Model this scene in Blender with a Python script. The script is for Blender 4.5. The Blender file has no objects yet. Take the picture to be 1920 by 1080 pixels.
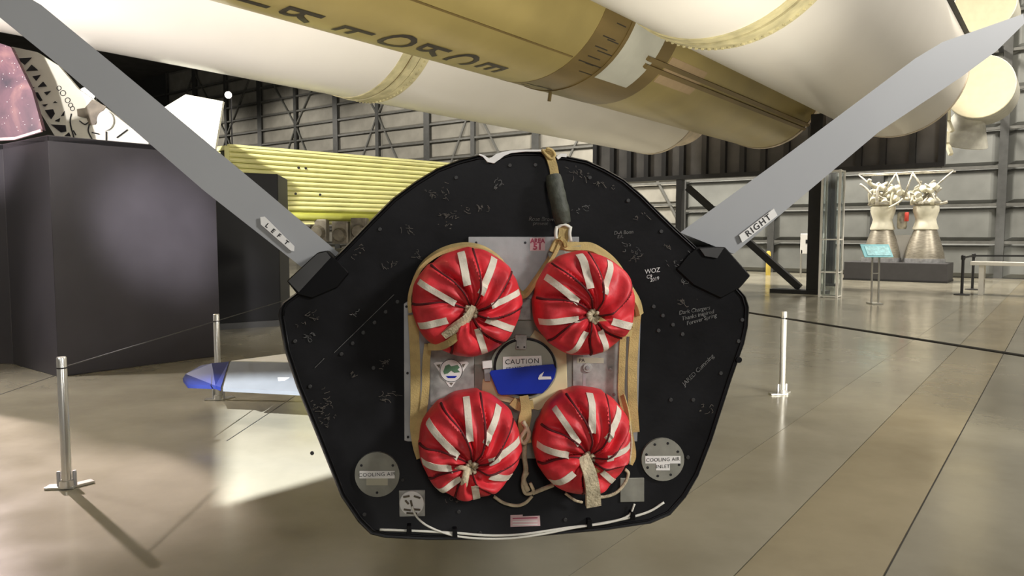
import bpy, bmesh, math, random
from mathutils import Vector, Matrix
random.seed(7)
PI = math.pi
C = bpy.context.scene.collection
SC = bpy.context.scene

# ------------------------------------------------------------------ camera
F = 1387.0                      # focal length in pixels of a 1920 wide frame
PITCH = math.atan(101.0 / F)    # horizon lies on row 439
CAM = Vector((0, 0, 1.55))
cd = bpy.data.cameras.new('camera'); cam = bpy.data.objects.new('camera', cd); C.objects.link(cam)
cd.sensor_width = 36.0; cd.lens = F / 1920 * 36.0; cd.clip_start = 0.05; cd.clip_end = 300
cam.location = CAM; cam.rotation_euler = (PI / 2 - PITCH, 0, 0)
SC.camera = cam
SC.view_settings.view_transform = 'Standard'
SC.view_settings.look = 'None'
SC.view_settings.gamma = 1.0
SC.view_settings.use_curve_mapping = False
SC.view_settings.exposure = 0.0

# ------------------------------------------------------------------ hall frame: t runs along the big rocket, u to its right
def H(u, t, z): return Vector((.8 * u + .6 * t, -.6 * u + .8 * t, z))
HROT = -math.atan2(.6, .8)

# ------------------------------------------------------------------ world and lamps
w = bpy.data.worlds.new('world'); SC.world = w; w.use_nodes = True
w.node_tree.nodes['Background'].inputs[0].default_value = (1.0, .96, .90, 1)
w.node_tree.nodes['Background'].inputs[1].default_value = .26

def area(name, loc, target, size, power, col, sy=None):
    l = bpy.data.lights.new(name, 'AREA'); l.energy = power; l.color = col
    l.shape = 'RECTANGLE'; l.size = size; l.size_y = sy or size
    o = bpy.data.objects.new(name, l); C.objects.link(o); o.location = loc
    o.rotation_euler = (Vector(target) - Vector(loc)).to_track_quat('-Z', 'Y').to_euler()
    return o
def spot(name, loc, target, power, col, angle, blend=.2, rad=.2):
    l = bpy.data.lights.new(name, 'SPOT'); l.energy = power; l.color = col
    l.spot_size = math.radians(angle); l.spot_blend = blend; l.shadow_soft_size = rad
    o = bpy.data.objects.new(name, l); C.objects.link(o); o.location = loc
    o.rotation_euler = (Vector(target) - Vector(loc)).to_track_quat('-Z', 'Y').to_euler()
    return o
WARM = (1.0, .93, .82)
for u, t, p in ((3, 4, 170), (3, 14, 750), (3, 24, 1500), (12, 20, 1500), (-17, 6, 300), (-17, 16, 1200), (-15, 25, 3000), (-6, 26, 2000)):
    q = H(u, t, 11.0); area('hall_or_fill_lamp', q, (q.x, q.y, 0), 1.6, p, WARM)
area('hall_or_fill_lamp', (7.0, -1.5, 5.0), (1.0, 3.0, 1.0), 1.4, 560, (1, .97, .93))
for u in (-22, -31, -40, -50):
    spot('added_wall_washer', H(u, 24.5, 9.5), H(u, 30.5, 4.0), 1650, WARM, 120, .6, .3)  # added washers, put in to brighten the back wall
area('hall_or_fill_lamp', (1.0, -6.0, 4.6), (0.0, 2.6, 1.2), 1.2, 110, (1, .97, .93))  # added front fill, brightens the hatch label between the covers
# light of the added projector, its shutters shape the floor pool beside the wing
k_ = spot('display_or_fill_spot', (-4.4, .9, 3.55), (-1.5, 5.6, 0), 9500, (.95, .98, 1.0), 44, .2, .006)
spot('display_or_fill_spot', (-8.7, 10.5, 5.5), (-3.9, 3.6, 0), 11000, (1.0, .84, .82), 25, .08, .10)
spot('display_or_fill_spot', (6.5, 12.0, 8.0), (12.8, 24.0, 1.6), 9000, (1, .95, .84), 24, .4, .15)
spot('display_or_fill_spot', (9.0, 12.0, 3.0), (14.5, 21.5, 7.4), 3500, (1, .90, .70), 30, .4, .15)
spot('display_or_fill_spot', (-8.0, 7.0, 9.0), (-3.5, 17, 2.6), 14000, (1, .97, .86), 34, .4, .2)
spot('display_or_fill_spot', (-7.5, 4.0, 3.2), (-6.3, 9.6, 3.6), 1700, (1, .93, .92), 40, .4, .1)
spot('display_or_fill_spot', (-2.4, 3.4, 3.5), (-4.15, 8.9, 1.6), 5000, (1, .95, .97), 17, 1.0, .2)
spot('display_or_fill_spot', (-8.4, 7.3, 4.2), (-4.4, 6.6, 0), 2300, (1, .93, .90), 50, 1.0, .15)  # added fill spot that brightens the left floor
# added up-lights out of view, put in to brighten the rocket from below
spot('added_uplight', (-4.2, 1.2, .25), (-4.3, 6.4, 5.0), 8500, (1, .94, .88), 66, 1.0, .15)
spot('added_uplight', (4.6, 4.2, .25), H(-9.0, 10.5, 4.2), 2600, (1, .94, .80), 66, .9, .15)
spot('added_uplight', (4.8, 4.4, .25), H(-4.0, 10, 4.5), 700, (1, .94, .82), 100, .8, .15)

# ------------------------------------------------------------------ pixel rays (the survey that gave the sizes)
def ray(px, py):
    x = (px - 960) / F; y = -(py - 540) / F
    cp, sp = math.cos(PITCH), math.sin(PITCH)
    return Vector((x, cp + y * sp, y * cp - sp))
def at(px, py, d):                       # point at world depth y = d
    r = ray(px, py); return CAM + r * (d / r.y)
def G(px, py, z=0.0):                    # point on the horizontal plane z
    r = ray(px, py); return CAM + r * ((z - CAM.z) / r.z)
def HT(px, py, t):                       # (u, z) on the hall plane t
    r = ray(px, py); s = t / (.6 * r.x + .8 * r.y); p = CAM + r * s
    return .8 * p.x - .6 * p.y, p.z
def cyl_hit(px, py, u0, z0, R):          # (angle, t) where the ray meets a cylinder along t
    r = ray(px, py); ru = .8 * r.x - .6 * r.y; rz = r.z; rt = .6 * r.x + .8 * r.y
    cu, cz = -u0, CAM.z - z0
    a = ru * ru + rz * rz; b = 2 * (ru * cu + rz * cz); c = cu * cu + cz * cz - R * R
    disc = max(0, b * b - 4 * a * c); s = (-b - math.sqrt(disc)) / (2 * a)
    return math.atan2(cz + rz * s, cu + ru * s), rt * s

# ------------------------------------------------------------------ materials
MATS = {}
def mat(name, col, rough=.5, metal=0.0, var=.12, scale=6.0, bump=0.0, bscale=40.0, emit=0.0, col2=None, trans=0.0, stretch=None, rvar=0.0, coat=0.0, ior=None, spec=None):
    if name in MATS: return MATS[name]
    m = bpy.data.materials.new(name); m.use_nodes = True; nt = m.node_tree; N = nt.nodes; L = nt.links
    b = N['Principled BSDF']
    b.inputs['Roughness'].default_value = rough; b.inputs['Metallic'].default_value = metal
    if coat: b.inputs['Coat Weight'].default_value = coat; b.inputs['Coat Roughness'].default_value = .1
    if trans: b.inputs['Transmission Weight'].default_value = trans
    if spec is not None: b.inputs['Specular IOR Level'].default_value = spec
    if ior: b.inputs['IOR'].default_value = ior
    tc = N.new('ShaderNodeTexCoord'); src = tc.outputs['Object']
    if stretch:
        mp = N.new('ShaderNodeMapping'); mp.inputs['Scale'].default_value = stretch
        L.new(src, mp.inputs[0]); src = mp.outputs[0]
    n = N.new('ShaderNodeTexNoise'); n.inputs['Scale'].default_value = scale; n.inputs['Detail'].default_value = 6
    L.new(src, n.inputs['Vector'])
    rp = N.new('ShaderNodeValToRGB'); L.new(n.outputs['Fac'], rp.inputs[0])
    c2 = col2 or tuple(min(1, c * (1 + var)) for c in col); c1 = tuple(c * (1 - var) for c in col) if not col2 else col
    rp.color_ramp.elements[0].position = .32; rp.color_ramp.elements[1].position = .68
    rp.color_ramp.elements[0].color = (*c1, 1); rp.color_ramp.elements[1].color = (*c2, 1)
    L.new(rp.outputs[0], b.inputs['Base Color'])
    if rvar:
        mr = N.new('ShaderNodeMapRange'); mr.inputs[3].default_value = max(0, rough - rvar); mr.inputs[4].default_value = rough + rvar
        L.new(n.outputs['Fac'], mr.inputs[0]); L.new(mr.outputs[0], b.inputs['Roughness'])
    if bump:
        n2 = N.new('ShaderNodeTexNoise'); n2.inputs['Scale'].default_value = bscale; n2.inputs['Detail'].default_value = 5
        L.new(src, n2.inputs['Vector'])
        bp = N.new('ShaderNodeBump'); bp.inputs['Strength'].default_value = bump; bp.inputs['Distance'].default_value = .01
        L.new(n2.outputs['Fac'], bp.inputs['Height']); L.new(bp.outputs[0], b.inputs['Normal'])
    if emit:
        b.inputs['Emission Color'].default_value = (*col, 1); b.inputs['Emission Strength'].default_value = emit
    MATS[name] = m; return m

M_BLACK = mat('black_paint', (.0045, .0045, .0055), .40, var=.35, scale=9, bump=.04, bscale=60, rvar=.08, spec=.22)
M_RIM = mat('worn_rim', (.03, .03, .03), .5)
M_WHITE_PAINT = mat('white_body_paint', (.62, .61, .58), .4, var=.05)
M_FAIR = mat('dark_fairing', (.045, .045, .045), .45, var=.2)
M_FAIRB = mat('black_fairing', (.0035, .0035, .004), .5, var=.2, spec=.15)
M_FIN = mat('fin_grey', (.36, .37, .38), .42, var=.03, scale=3)
M_ALU = mat('brushed_metal', (.42, .42, .43), .42, .55, var=.2, scale=10, bump=.05)
M_ALU2 = mat('worn_metal', (.38, .38, .36), .5, .3, var=.35, scale=22)
M_OLIVE = mat('olive_metal', (.27, .27, .23), .5, .2, var=.15, scale=20)
M_HATCH = mat('hatch_green_grey', (.34, .35, .29), .4, .3, var=.12)
M_CREAM = mat('cream_plate', (.72, .64, .38), .6)
M_PIPING = mat('dark_red_piping', (.09, .003, .006), .7)
M_RED = mat('red_fabric', (.66, .030, .042), .5, var=.25, scale=14, bump=.25, bscale=38)
M_RIBBON = mat('white_ribbon', (.72, .66, .55), .75, var=.12, scale=30, bump=.2, bscale=160)
M_STRAP = mat('tan_webbing', (.50, .37, .15), .8, var=.22, scale=16, bump=.3, bscale=220)
M_ROPE = mat('pale_cord', (.58, .50, .34), .85, var=.3, scale=30, bump=.6, bscale=120)
M_SLEEVE = mat('dark_green_sleeve', (.05, .055, .04), .6, var=.3, scale=25, bump=.4, bscale=50)
M_LABEL = mat('white_label', (.82, .81, .78), .5, var=.03)
M_BEIGE = mat('beige_label', (.47, .45, .34), .6, var=.1)
M_INK = mat('dark_ink', (.015, .015, .018), .6)
M_CHALK = mat('white_marker', (.62, .62, .62), .7, var=.25, scale=60)
M_CHALK2 = mat('faint_marker', (.12, .12, .115), .7, var=.5, scale=60)
M_SCR = mat('scratch', (.12, .106, .088), .6, var=.4, scale=40)
M_BLUE = mat('blue_tape', (.004, .025, .36), .35, var=.1)
M_MAG = mat('magenta_print', (.42, .06, .12), .6)
M_PINK = mat('pink_sticker', (.72, .50, .52), .6)
M_GREEN = mat('green_print', (.09, .20, .11), .6)
M_WIRE = mat('white_wire', (.75, .74, .66), .5, var=.05)
M_STEELP = mat('stainless_post', (.62, .61, .57), .28, .75, var=.04)
M_CABLE = mat('dark_cable', (.02, .02, .02), .5)
M_DWALL = mat('dark_exhibit_panel', (.036, .033, .039), .38, var=.12, scale=2, ior=1.5)
M_DWALL2 = mat('black_exhibit_panel', (.006, .006, .007), .6, var=.1, spec=.2)
M_SRB = mat('rocket_white', (.66, .63, .58), .30, var=.03, scale=.7)
M_BAND = mat('yellowed_band', (.50, .45, .26), .6, .1, var=.22, scale=5, bump=.3, bscale=14)
M_GOLD = mat('bronze_paint', (.32, .255, .095), .34, .35, var=.13, scale=.8, rvar=.05)
M_GOLD2 = mat('dark_bronze', (.15, .105, .038), .38, .35, var=.25, scale=2.2, stretch=(1, .2, 1))
M_SILVER = mat('silver_band', (.50, .50, .44), .42, .35, var=.1, scale=1.5)
M_TANP = mat('tan_patch', (.36, .26, .15), .5, .1, var=.06)
M_SKIRT = mat('beige_skirt', (.50, .43, .34), .6, var=.25, scale=3)
M_LETTER = mat('black_letter', (.018, .014, .010), .45)
M_STEELB = mat('black_steel', (.016, .016, .017), .5, var=.15)
M_GPANEL = mat('dark_grey_panel', (.085, .082, .080), .6, var=.25, scale=1.2)
M_WPANEL = mat('insulation_panel', (.235, .225, .195), .75, var=.22, scale=1.0, bump=.5, bscale=1.6)
M_WPANELD = mat('grey_insulation_panel', (.15, .155, .145), .6, var=.22, scale=.9, bump=.5, bscale=1.4)
M_COL = mat('wall_column_steel', (.055, .056, .054), .5, var=.15)
M_GIRT = mat('wall_girt_steel', (.10, .10, .092), .5, var=.15)
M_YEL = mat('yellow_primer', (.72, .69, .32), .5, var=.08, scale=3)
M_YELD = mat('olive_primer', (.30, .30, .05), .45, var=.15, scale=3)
M_MACH = mat('brown_machinery', (.14, .12, .09), .55, .2, var=.4, scale=6)
M_CBOARD = mat('cream_board', (.80, .79, .70), .5, var=.03)
M_ENGW = mat('engine_white', (.80, .77, .62), .5, var=.06)
M_BELL = mat('bell_metal', (.34, .31, .25), .38, .6, var=.25, scale=7, stretch=(1, 1, 6))
M_PIPE = mat('engine_pipe', (.55, .52, .44), .4, .5, var=.3, scale=8)
M_REDTAG = mat('red_tag', (.6, .06, .04), .6)
M_PLINTH = mat('plinth_grey', (.05, .048, .05), .55, var=.08)
M_CYAN = mat('cyan_panel', (.22, .55, .62), .4, var=.1)
M_GLASS = mat('clear_glass', (.9, .95, .95), .03, trans=1.0, var=.0, ior=1.45)
M_BENCH = mat('white_bench', (.75, .73, .66), .5, var=.04)
M_YPOST = mat('yellow_post', (.55, .42, .08), .5)
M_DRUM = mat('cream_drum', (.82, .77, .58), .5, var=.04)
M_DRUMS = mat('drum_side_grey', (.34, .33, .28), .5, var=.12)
M_WING = mat('wing_grey', (.125, .135, .15), .8, var=.05, spec=.2)
M_WINGB = mat('wing_tip_blue', (.006, .014, .10), .42, var=.1)

def floor_mat():
    m = bpy.data.materials.new('polished_concrete'); m.use_nodes = True; nt = m.node_tree; N = nt.nodes; L = nt.links
    b = N['Principled BSDF']; geo = N.new('ShaderNodeNewGeometry')
    n = N.new('ShaderNodeTexNoise'); n.inputs['Scale'].default_value = .55; n.inputs['Detail'].default_value = 8; n.inputs['Roughness'].default_value = .6
    L.new(geo.outputs['Position'], n.inputs['Vector'])
    r = N.new('ShaderNodeValToRGB'); L.new(n.outputs['Fac'], r.inputs[0])
    r.color_ramp.elements[0].position = .3; r.color_ramp.elements[1].position = .72
    r.color_ramp.elements[0].color = (.185, .170, .128, 1); r.color_ramp.elements[1].color = (.315, .295, .232, 1)
    oi = N.new('ShaderNodeObjectInfo')
    mx = N.new('ShaderNodeMixRGB'); mx.blend_type = 'MULTIPLY'; mx.inputs[0].default_value = 1
    L.new(r.outputs[0], mx.inputs[1]); L.new(oi.outputs['Color'], mx.inputs[2]); L.new(mx.outputs[0], b.inputs['Base Color'])
    n2 = N.new('ShaderNodeTexNoise'); n2.inputs['Scale'].default_value = 2.2; n2.inputs['Detail'].default_value = 6
    L.new(geo.outputs['Position'], n2.inputs['Vector'])
    mr = N.new('ShaderNodeMapRange'); mr.inputs[3].default_value = .09; mr.inputs[4].default_value = .27
    L.new(n2.outputs['Fac'], mr.inputs[0]); L.new(mr.outputs[0], b.inputs['Roughness'])
    n3 = N.new('ShaderNodeTexNoise'); n3.inputs['Scale'].default_value = 5; n3.inputs['Detail'].default_value = 4
    L.new(geo.outputs['Position'], n3.inputs['Vector'])
    bp = N.new('ShaderNodeBump'); bp.inputs['Strength'].default_value = .06; bp.inputs['Distance'].default_value = .02
    L.new(n3.outputs['Fac'], bp.inputs['Height']); L.new(bp.outputs[0], b.inputs['Normal'])
    return m
M_FLOOR = floor_mat()

def galaxy_mat():
    m = bpy.data.materials.new('galaxy_print'); m.use_nodes = True; nt = m.node_tree; N = nt.nodes; L = nt.links
    b = N['Principled BSDF']; b.inputs['Roughness'].default_value = .5
    tc = N.new('ShaderNodeTexCoord')
    n = N.new('ShaderNodeTexNoise'); n.inputs['Scale'].default_value = 2.2; n.inputs['Detail'].default_value = 9; n.inputs['Distortion'].default_value = .6
    L.new(tc.outputs['Object'], n.inputs['Vector'])
    r = N.new('ShaderNodeValToRGB'); L.new(n.outputs['Fac'], r.inputs[0]); e = r.color_ramp.elements
    e[0].position = .3; e[0].color = (.016, .006, .02, 1); e[1].position = .75; e[1].color = (.34, .17, .15, 1)
    k = e.new(.5); k.color = (.10, .04, .06, 1)
    v = N.new('ShaderNodeTexVoronoi'); v.inputs['Scale'].default_value = 26; L.new(tc.outputs['Object'], v.inputs['Vector'])
    lt = N.new('ShaderNodeMath'); lt.operation = 'LESS_THAN'; lt.inputs[1].default_value = .1; L.new(v.outputs['Distance'], lt.inputs[0])
    mx = N.new('ShaderNodeMixRGB'); L.new(lt.outputs[0], mx.inputs[0]); L.new(r.outputs[0], mx.inputs[1]); mx.inputs[2].default_value = (.9, .8, .8, 1)
    L.new(mx.outputs[0], b.inputs['Base Color'])
    return m
M_GALAXY = galaxy_mat()

# ------------------------------------------------------------------ mesh helpers
def obj(name, bm, m, parent=None, smooth=False, angle=None):
    bmesh.ops.recalc_face_normals(bm, faces=bm.faces)
    me = bpy.data.meshes.new(name); bm.to_mesh(me); bm.free()
    if smooth:
        for p in me.polygons: p.use_smooth = True
        if angle: me.set_sharp_from_angle(angle=math.radians(angle))
    o = bpy.data.objects.new(name, me); C.objects.link(o)
    for k in (m if isinstance(m, (list, tuple)) else [m]): me.materials.append(k)
    if parent: o.parent = parent
    return o
def thing(name, label, cat, loc=(0, 0, 0), rz=0.0, group=None):
    o = bpy.data.objects.new(name, None); C.objects.link(o); o.location = loc; o.rotation_euler = (0, 0, rz)
    o.empty_display_size = .1
    tag(o, label, cat, group); return o
def tag(o, label, cat, group=None):
    o['label'] = label; o['category'] = cat
    if group: o['group'] = group
    return o
def struct(o): o['kind'] = 'structure'; return o
def BM(): return bmesh.new()
def box(bm, c, s, rot=None, bevel=0):
    mtx = Matrix.Translation(c) @ (rot.to_4x4() if rot is not None else Matrix.Identity(4)) @ Matrix.Diagonal((*s, 1))
    r = bmesh.ops.create_cube(bm, size=1, matrix=mtx)
    if bevel:
        es = {e for v in r['verts'] for e in v.link_edges}
        bmesh.ops.bevel(bm, geom=list(es), offset=bevel, segments=2, affect='EDGES', profile=.6)
    return bm
def bar(bm, a, b, wx, wy):
    a, b = Vector(a), Vector(b); d = b - a
    q = d.to_track_quat('Z', 'Y').to_matrix()
    return box(bm, (a + b) / 2, (wx, wy, d.length), q)
def frames(pts):
    T = []
    for i in range(len(pts)):
        a = pts[max(0, i - 1)]; b = pts[min(len(pts) - 1, i + 1)]; T.append((b - a).normalized())
    return T
def tube(bm, pts, r, n=8, caps=True):
    pts = [Vector(p) for p in pts]; T = frames(pts); rr = r if isinstance(r, (list, tuple)) else [r] * len(pts)
    nv = T[0].orthogonal().normalized(); rings = []
    for p, t, q in zip(pts, T, rr):
        nv = (nv - t * nv.dot(t)).normalized(); bn = t.cross(nv)
        rings.append([bm.verts.new(p + (nv * math.cos(2 * PI * k / n) + bn * math.sin(2 * PI * k / n)) * q) for k in range(n)])
    for a, b in zip(rings, rings[1:]):
        for k in range(n): bm.faces.new((a[k], a[(k + 1) % n], b[(k + 1) % n], b[k]))
    if caps: bm.faces.new(rings[0][::-1]); bm.faces.new(rings[-1])
    return bm
def smooth_path(pts, n=6):
    pts = [Vector(p) for p in pts]; P = [2 * pts[0] - pts[1]] + pts + [2 * pts[-1] - pts[-2]]; out = []
    for i in range(1, len(P) - 2):
        for k in range(n):
            t = k / n; a, b, c, d = P[i - 1], P[i], P[i + 1], P[i + 2]
            out.append(.5 * ((2 * b) + (c - a) * t + (2 * a - 5 * b + 4 * c - d) * t * t + (3 * b - a - 3 * c + d) * t ** 3))
    out.append(pts[-1]); return out
def ribbon(bm, pts, wdir, width, thick):
    """flat strap along pts; wdir = width direction(s)"""
    pts = [Vector(p) for p in pts]; T = frames(pts); rings = []
    for i, (p, t) in enumerate(zip(pts, T)):
        wv = Vector(wdir[i] if isinstance(wdir, list) else wdir); wv = (wv - t * wv.dot(t))
        wv = wv.normalized() if wv.length > 1e-6 else t.orthogonal().normalized()
        nv = t.cross(wv); ww = width[i] if isinstance(width, list) else width
        rings.append([bm.verts.new(p + wv * a * ww / 2 + nv * b * thick / 2) for a, b in ((-1, -1), (1, -1), (1, 1), (-1, 1))])
    for a, b in zip(rings, rings[1:]):
        for k in range(4): bm.faces.new((a[k], a[(k + 1) % 4], b[(k + 1) % 4], b[k]))
    bm.faces.new(rings[0][::-1]); bm.faces.new(rings[-1]); return bm
def prism(bm, poly, vec):
    """poly: list of 3D points, extruded by vec"""
    vec = Vector(vec); a = [bm.verts.new(p) for p in poly]; b = [bm.verts.new(Vector(p) + vec) for p in poly]
    n = len(a); bm.faces.new(a); bm.faces.new(b[::-1])
    for k in range(n): bm.faces.new((a[k], b[k], b[(k + 1) % n], a[(k + 1) % n]))
    return bm
def lathe(bm, prof, axis_o, axis_d, n=24, ref=None, caps=True):
    """prof: list of (distance along axis, radius)"""
    d = Vector(axis_d).normalized(); o = Vector(axis_o); x = (Vector(ref) if ref else d.orthogonal()); x = (x - d * x.dot(d)).normalized(); y = d.cross(x)
    rings = [[bm.verts.new(o + d * s + (x * math.cos(2 * PI * k / n) + y * math.sin(2 * PI * k / n)) * max(r, 1e-4)) for k in range(n)] for s, r in prof]
    for a, b in zip(rings, rings[1:]):
        for k in range(n): bm.faces.new((a[k], a[(k + 1) % n], b[(k + 1) % n], b[k]))
    if caps: bm.faces.new(rings[0][::-1]); bm.faces.new(rings[-1])
    return bm
def text_mesh(s, size, fn, spacing=1.0, shear=0.0, bold=0.0):
    """flat lettering; fn maps (x, y) of the layout to a 3D point"""
    cu = bpy.data.curves.new('txt', 'FONT'); cu.body = s; cu.size = size; cu.align_x = 'CENTER'; cu.align_y = 'CENTER'
    cu.space_character = spacing; cu.shear = shear; cu.resolution_u = 3; cu.offset = bold
    o = bpy.data.objects.new('txt', cu); C.objects.link(o)
    bpy.context.view_layer.update()
    me = bpy.data.meshes.new_from_object(o.evaluated_get(bpy.context.evaluated_depsgraph_get()))
    bpy.data.objects.remove(o); bpy.data.curves.remove(cu)
    bm = BM(); bm.from_mesh(me); bpy.data.meshes.remove(me)
    for v in bm.verts: v.co = fn(v.co.x, v.co.y)
    return bm

# ================================================================== SETTING
# floor: slabs in strips along the rocket axis
fl = bpy.data.objects.new('floor', None); C.objects.link(fl); struct(fl)
edges = [-62, -1.75, -1.15, -.6, 30]; tints = [(1, 1, 1, 1), (1.05, 1.03, 1, 1), (.98, .89, .74, 1), (.80, .79, .78, 1)]
for k in range(4):
    a, b = edges[k], edges[k + 1]; g = .002 if k != 2 else .004
    bm = BM(); pts = [H(a + g, -14, 0), H(b - (.008 if k == 2 else g), -14, 0), H(b - (.008 if k == 2 else g), 31, 0), H(a + g, 31, 0)]
    prism(bm, pts, (0, 0, -.15)); o = obj('floor_slab', bm, M_FLOOR, fl); o.color = tints[k]
bm = BM(); prism(bm, [H(-62, -14, -.02), H(30, -14, -.02), H(30, 31, -.02), H(-62, 31, -.02)], (0, 0, -.1)); obj('joint_bed', bm, M_INK, fl)
def cut(pa, pb, wd):
    a, b = G(*pa), G(*pb); n = Vector((-(b - a).y, (b - a).x, 0)).normalized() * wd / 2; up = Vector((0, 0, .0015))
    bm = BM(); prism(bm, [a - n + up, b - n + up, b + n + up, a + n + up], (0, 0, -.004)); obj('floor_joint', bm, M_RIM, fl)
cut((425, 827), (552, 743), .008); cut((0, 740), (110, 702), .012)
# ceiling
bm = BM(); prism(bm, [H(-62, -14, 14), H(30, -14, 14), H(30, 31, 14), H(-62, 31, 14)], (0, 0, .2)); struct(obj('ceiling', bm, M_GPANEL))

# back wall across the rocket axis, with insulation panels, columns, girts and braces
TW = 30.5
wb = bpy.data.objects.new('wall_back', None); C.objects.link(wb); wb.location = H(-8, TW, 0); wb.rotation_euler = (0, 0, HROT); struct(wb)
def WL(u, dt, z): return Vector((u + 8, dt, z))        # local coords of the wall
bm = BM(); box(bm, WL(-16, .35, 7), (92, .3, 14)); obj('backing', bm, M_COL, wb)
cols = []
for px in (425, 488, 555, 630, 708, 801, 887, 1005): cols.append(HT(px, 250, TW)[0])
sp_ = cols[-1] - cols[-2]
while cols[0] > -56: cols.insert(0, cols[0] - 4.0)
cols += [cols[-1] + 3.9 * k for k in range(1, 14)]
USP = cols[[i for i, u in enumerate(cols) if u > -17][0]]
zgl = [0] + [.95 * k for k in range(1, 14)] + [14]; zgr = [0] + [1.26 + 1.3 * k for k in range(9)] + [14]
pan = {}
for i in range(len(cols) - 1):
    wdt = round(cols[i + 1] - cols[i] - .08, 2)
    zg = zgr if cols[i] > USP - .1 else zgl
    for j in range(len(zg) - 1):
        key = (wdt, round(zg[j + 1] - zg[j], 2), cols[i] > USP - .1)
        if key not in pan:
            bm = BM(); hh = key[1] - .07
            # pillowed panel
            v = [[bm.verts.new(((a - .5) * wdt, (-.10 if (0 < a < 1 and 0 < b < 1) else 0), (b - .5) * hh)) for b in (0, .12, .88, 1)] for a in (0, .08, .92, 1)]
            for a in range(3):
                for b in range(3): bm.faces.new((v[a][b], v[a + 1][b], v[a + 1][b + 1], v[a][b + 1]))
            o = obj('insulation_panel', bm, M_WPANELD if key[2] else M_WPANEL, wb); pan[key] = o
        else:
            o = pan[key].copy(); C.objects.link(o); o.parent = wb
        o.location = WL((cols[i] + cols[i + 1]) / 2, .17 + random.uniform(-.02, .02), (zg[j] + zg[j + 1]) / 2)
for i, u in enumerate(cols):
    bm = BM(); wdt = .42 if i % 2 else .26
    box(bm, WL(u, -.05, 7), (wdt, .06, 14)); box(bm, WL(u, .10, 7), (.08, .28, 14)); obj('column', bm, M_COL, wb)
for (ga_, gb_, z) in [(-62, USP, z) for z in zgl[1:-1]] + [(USP, 30, z) for z in zgr[1:-1]]:
    bm = BM(); box(bm, WL((ga_ + gb_) / 2, .0, z), (gb_ - ga_, .12, .10)); obj('girt', bm, M_GIRT, wb)
for i in range(0, len(cols) - 1):
    if cols[i] > USP - .1: break
    a, b = (cols[i], cols[i + 1]) if i % 2 else (cols[i + 1], cols[i])
    bm = BM(); bar(bm, WL(a, .0, 1.9), WL(b, .0, 8.55), .09, .09); bar(bm, WL(b, .0, 8.55), WL(a, .0, 13.5), .09, .09); obj('brace', bm, M_GIRT, wb)
# side walls far out of view keep the hall closed
bm = BM(); prism(bm, [H(-62, -14, 0), H(-62, 31, 0), H(-62, 31, 14), H(-62, -14, 14)], H(-.3, 0, 0)); struct(obj('wall_left', bm, M_WPANELD))
bm = BM(); prism(bm, [H(30, -14, 0), H(30, 31, 0), H(30, 31, 14), H(30, -14, 14)], H(.3, 0, 0)); struct(obj('wall_right', bm, M_WPANELD))

# ================================================================== THE LIFTING BODY (black base, V fins)
YAW = math.radians(7.0); VO = Vector((.034, 2.6, 0))
VX = Vector((math.cos(YAW), math.sin(YAW), 0)); VY = Vector((-math.sin(YAW), math.cos(YAW), 0))
veh = thing('lifting_body_aircraft', 'lifting body research aircraft with black base plate facing us and raised grey fins', 'aircraft', VO, YAW)
def B(px, py, off=0.0):                  # pixel -> local point on plane local y = off
    r = ray(px, py); o = CAM - VO
    s = (off - o.dot(VY)) / r.dot(VY); p = o + r * s
    return Vector((p.dot(VX), off, p.z))
def L2W(p): return VO + VX * p.x + VY * p.y + Vector((0, 0, p.z))
def W2L(p): q = p - VO; return Vector((q.dot(VX), q.dot(VY), q.z))
PXM = 2.6 / F                            # metres per pixel on the base plane
OUT = [(521, 592), (523, 578), (529, 568), (551, 552), (585, 522), (619, 490), (644, 465), (694, 413), (736, 371), (778, 340), (819, 315), (861, 299), (897, 290),
       (908, 291), (917, 299), (928, 297), (938, 290), (960, 284), (985, 283), (1013, 284), (1036, 291), (1062, 292), (1101, 300), (1136, 316), (1171, 336), (1206, 366), (1241, 401), (1270, 429), (1308, 464),
       (1345, 500), (1384, 538), (1400, 556), (1406, 577), (1404, 612), (1397, 645), (1374, 710), (1336, 828), (1311, 893), (1287, 934), (1258, 967), (1221, 983), (1140, 995),
       (1000, 1008), (900, 1014), (800, 1014), (722, 1010), (694, 1003), (671, 980), (639, 933), (593, 818), (555, 725), (532, 656)]
outl = [B(*p) for p in OUT]
cx0 = sum(p.x for p in outl) / len(outl); cz0 = sum(p.z for p in outl) / len(outl)
def ring(bm, s, y, dz=0.0): return [bm.verts.new((cx0 + (p.x - cx0) * s, y, cz0 + dz + (p.z - cz0) * s)) for p in outl]
def loft(bm, rings, cap0=True, cap1=True):
    n = len(rings[0])
    for a, b in zip(rings, rings[1:]):
        for k in range(n): bm.faces.new((a[k], a[(k + 1) % n], b[(k + 1) % n], b[k]))
    if cap0: bm.faces.new(rings[0][::-1])
    if cap1: bm.faces.new(rings[-1])
bm = BM(); loft(bm, [ring(bm, .985, 0), ring(bm, .992, -.004), ring(bm, 1.0, .006), ring(bm, 1.0, .05)])
obj('base_plate', bm, M_BLACK, veh, True, 35)
bm = BM(); loft(bm, [ring(bm, .99, .05), ring(bm, .99, .07)], False, False); obj('rim_gap', bm, M_RIM, veh)
bm = BM(); loft(bm, [ring(bm, 1.0, .07), ring(bm, 1.03, .6), ring(bm, 1.02, 1.8, -.01), ring(bm, .92, 3.2, -.09), ring(bm, .66, 4.6, -.27), ring(bm, .33, 5.7, -.42), ring(bm, .05, 6.3, -.50)])
obj('fuselage', bm, M_WHITE_PAINT, veh, True, 50)
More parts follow.
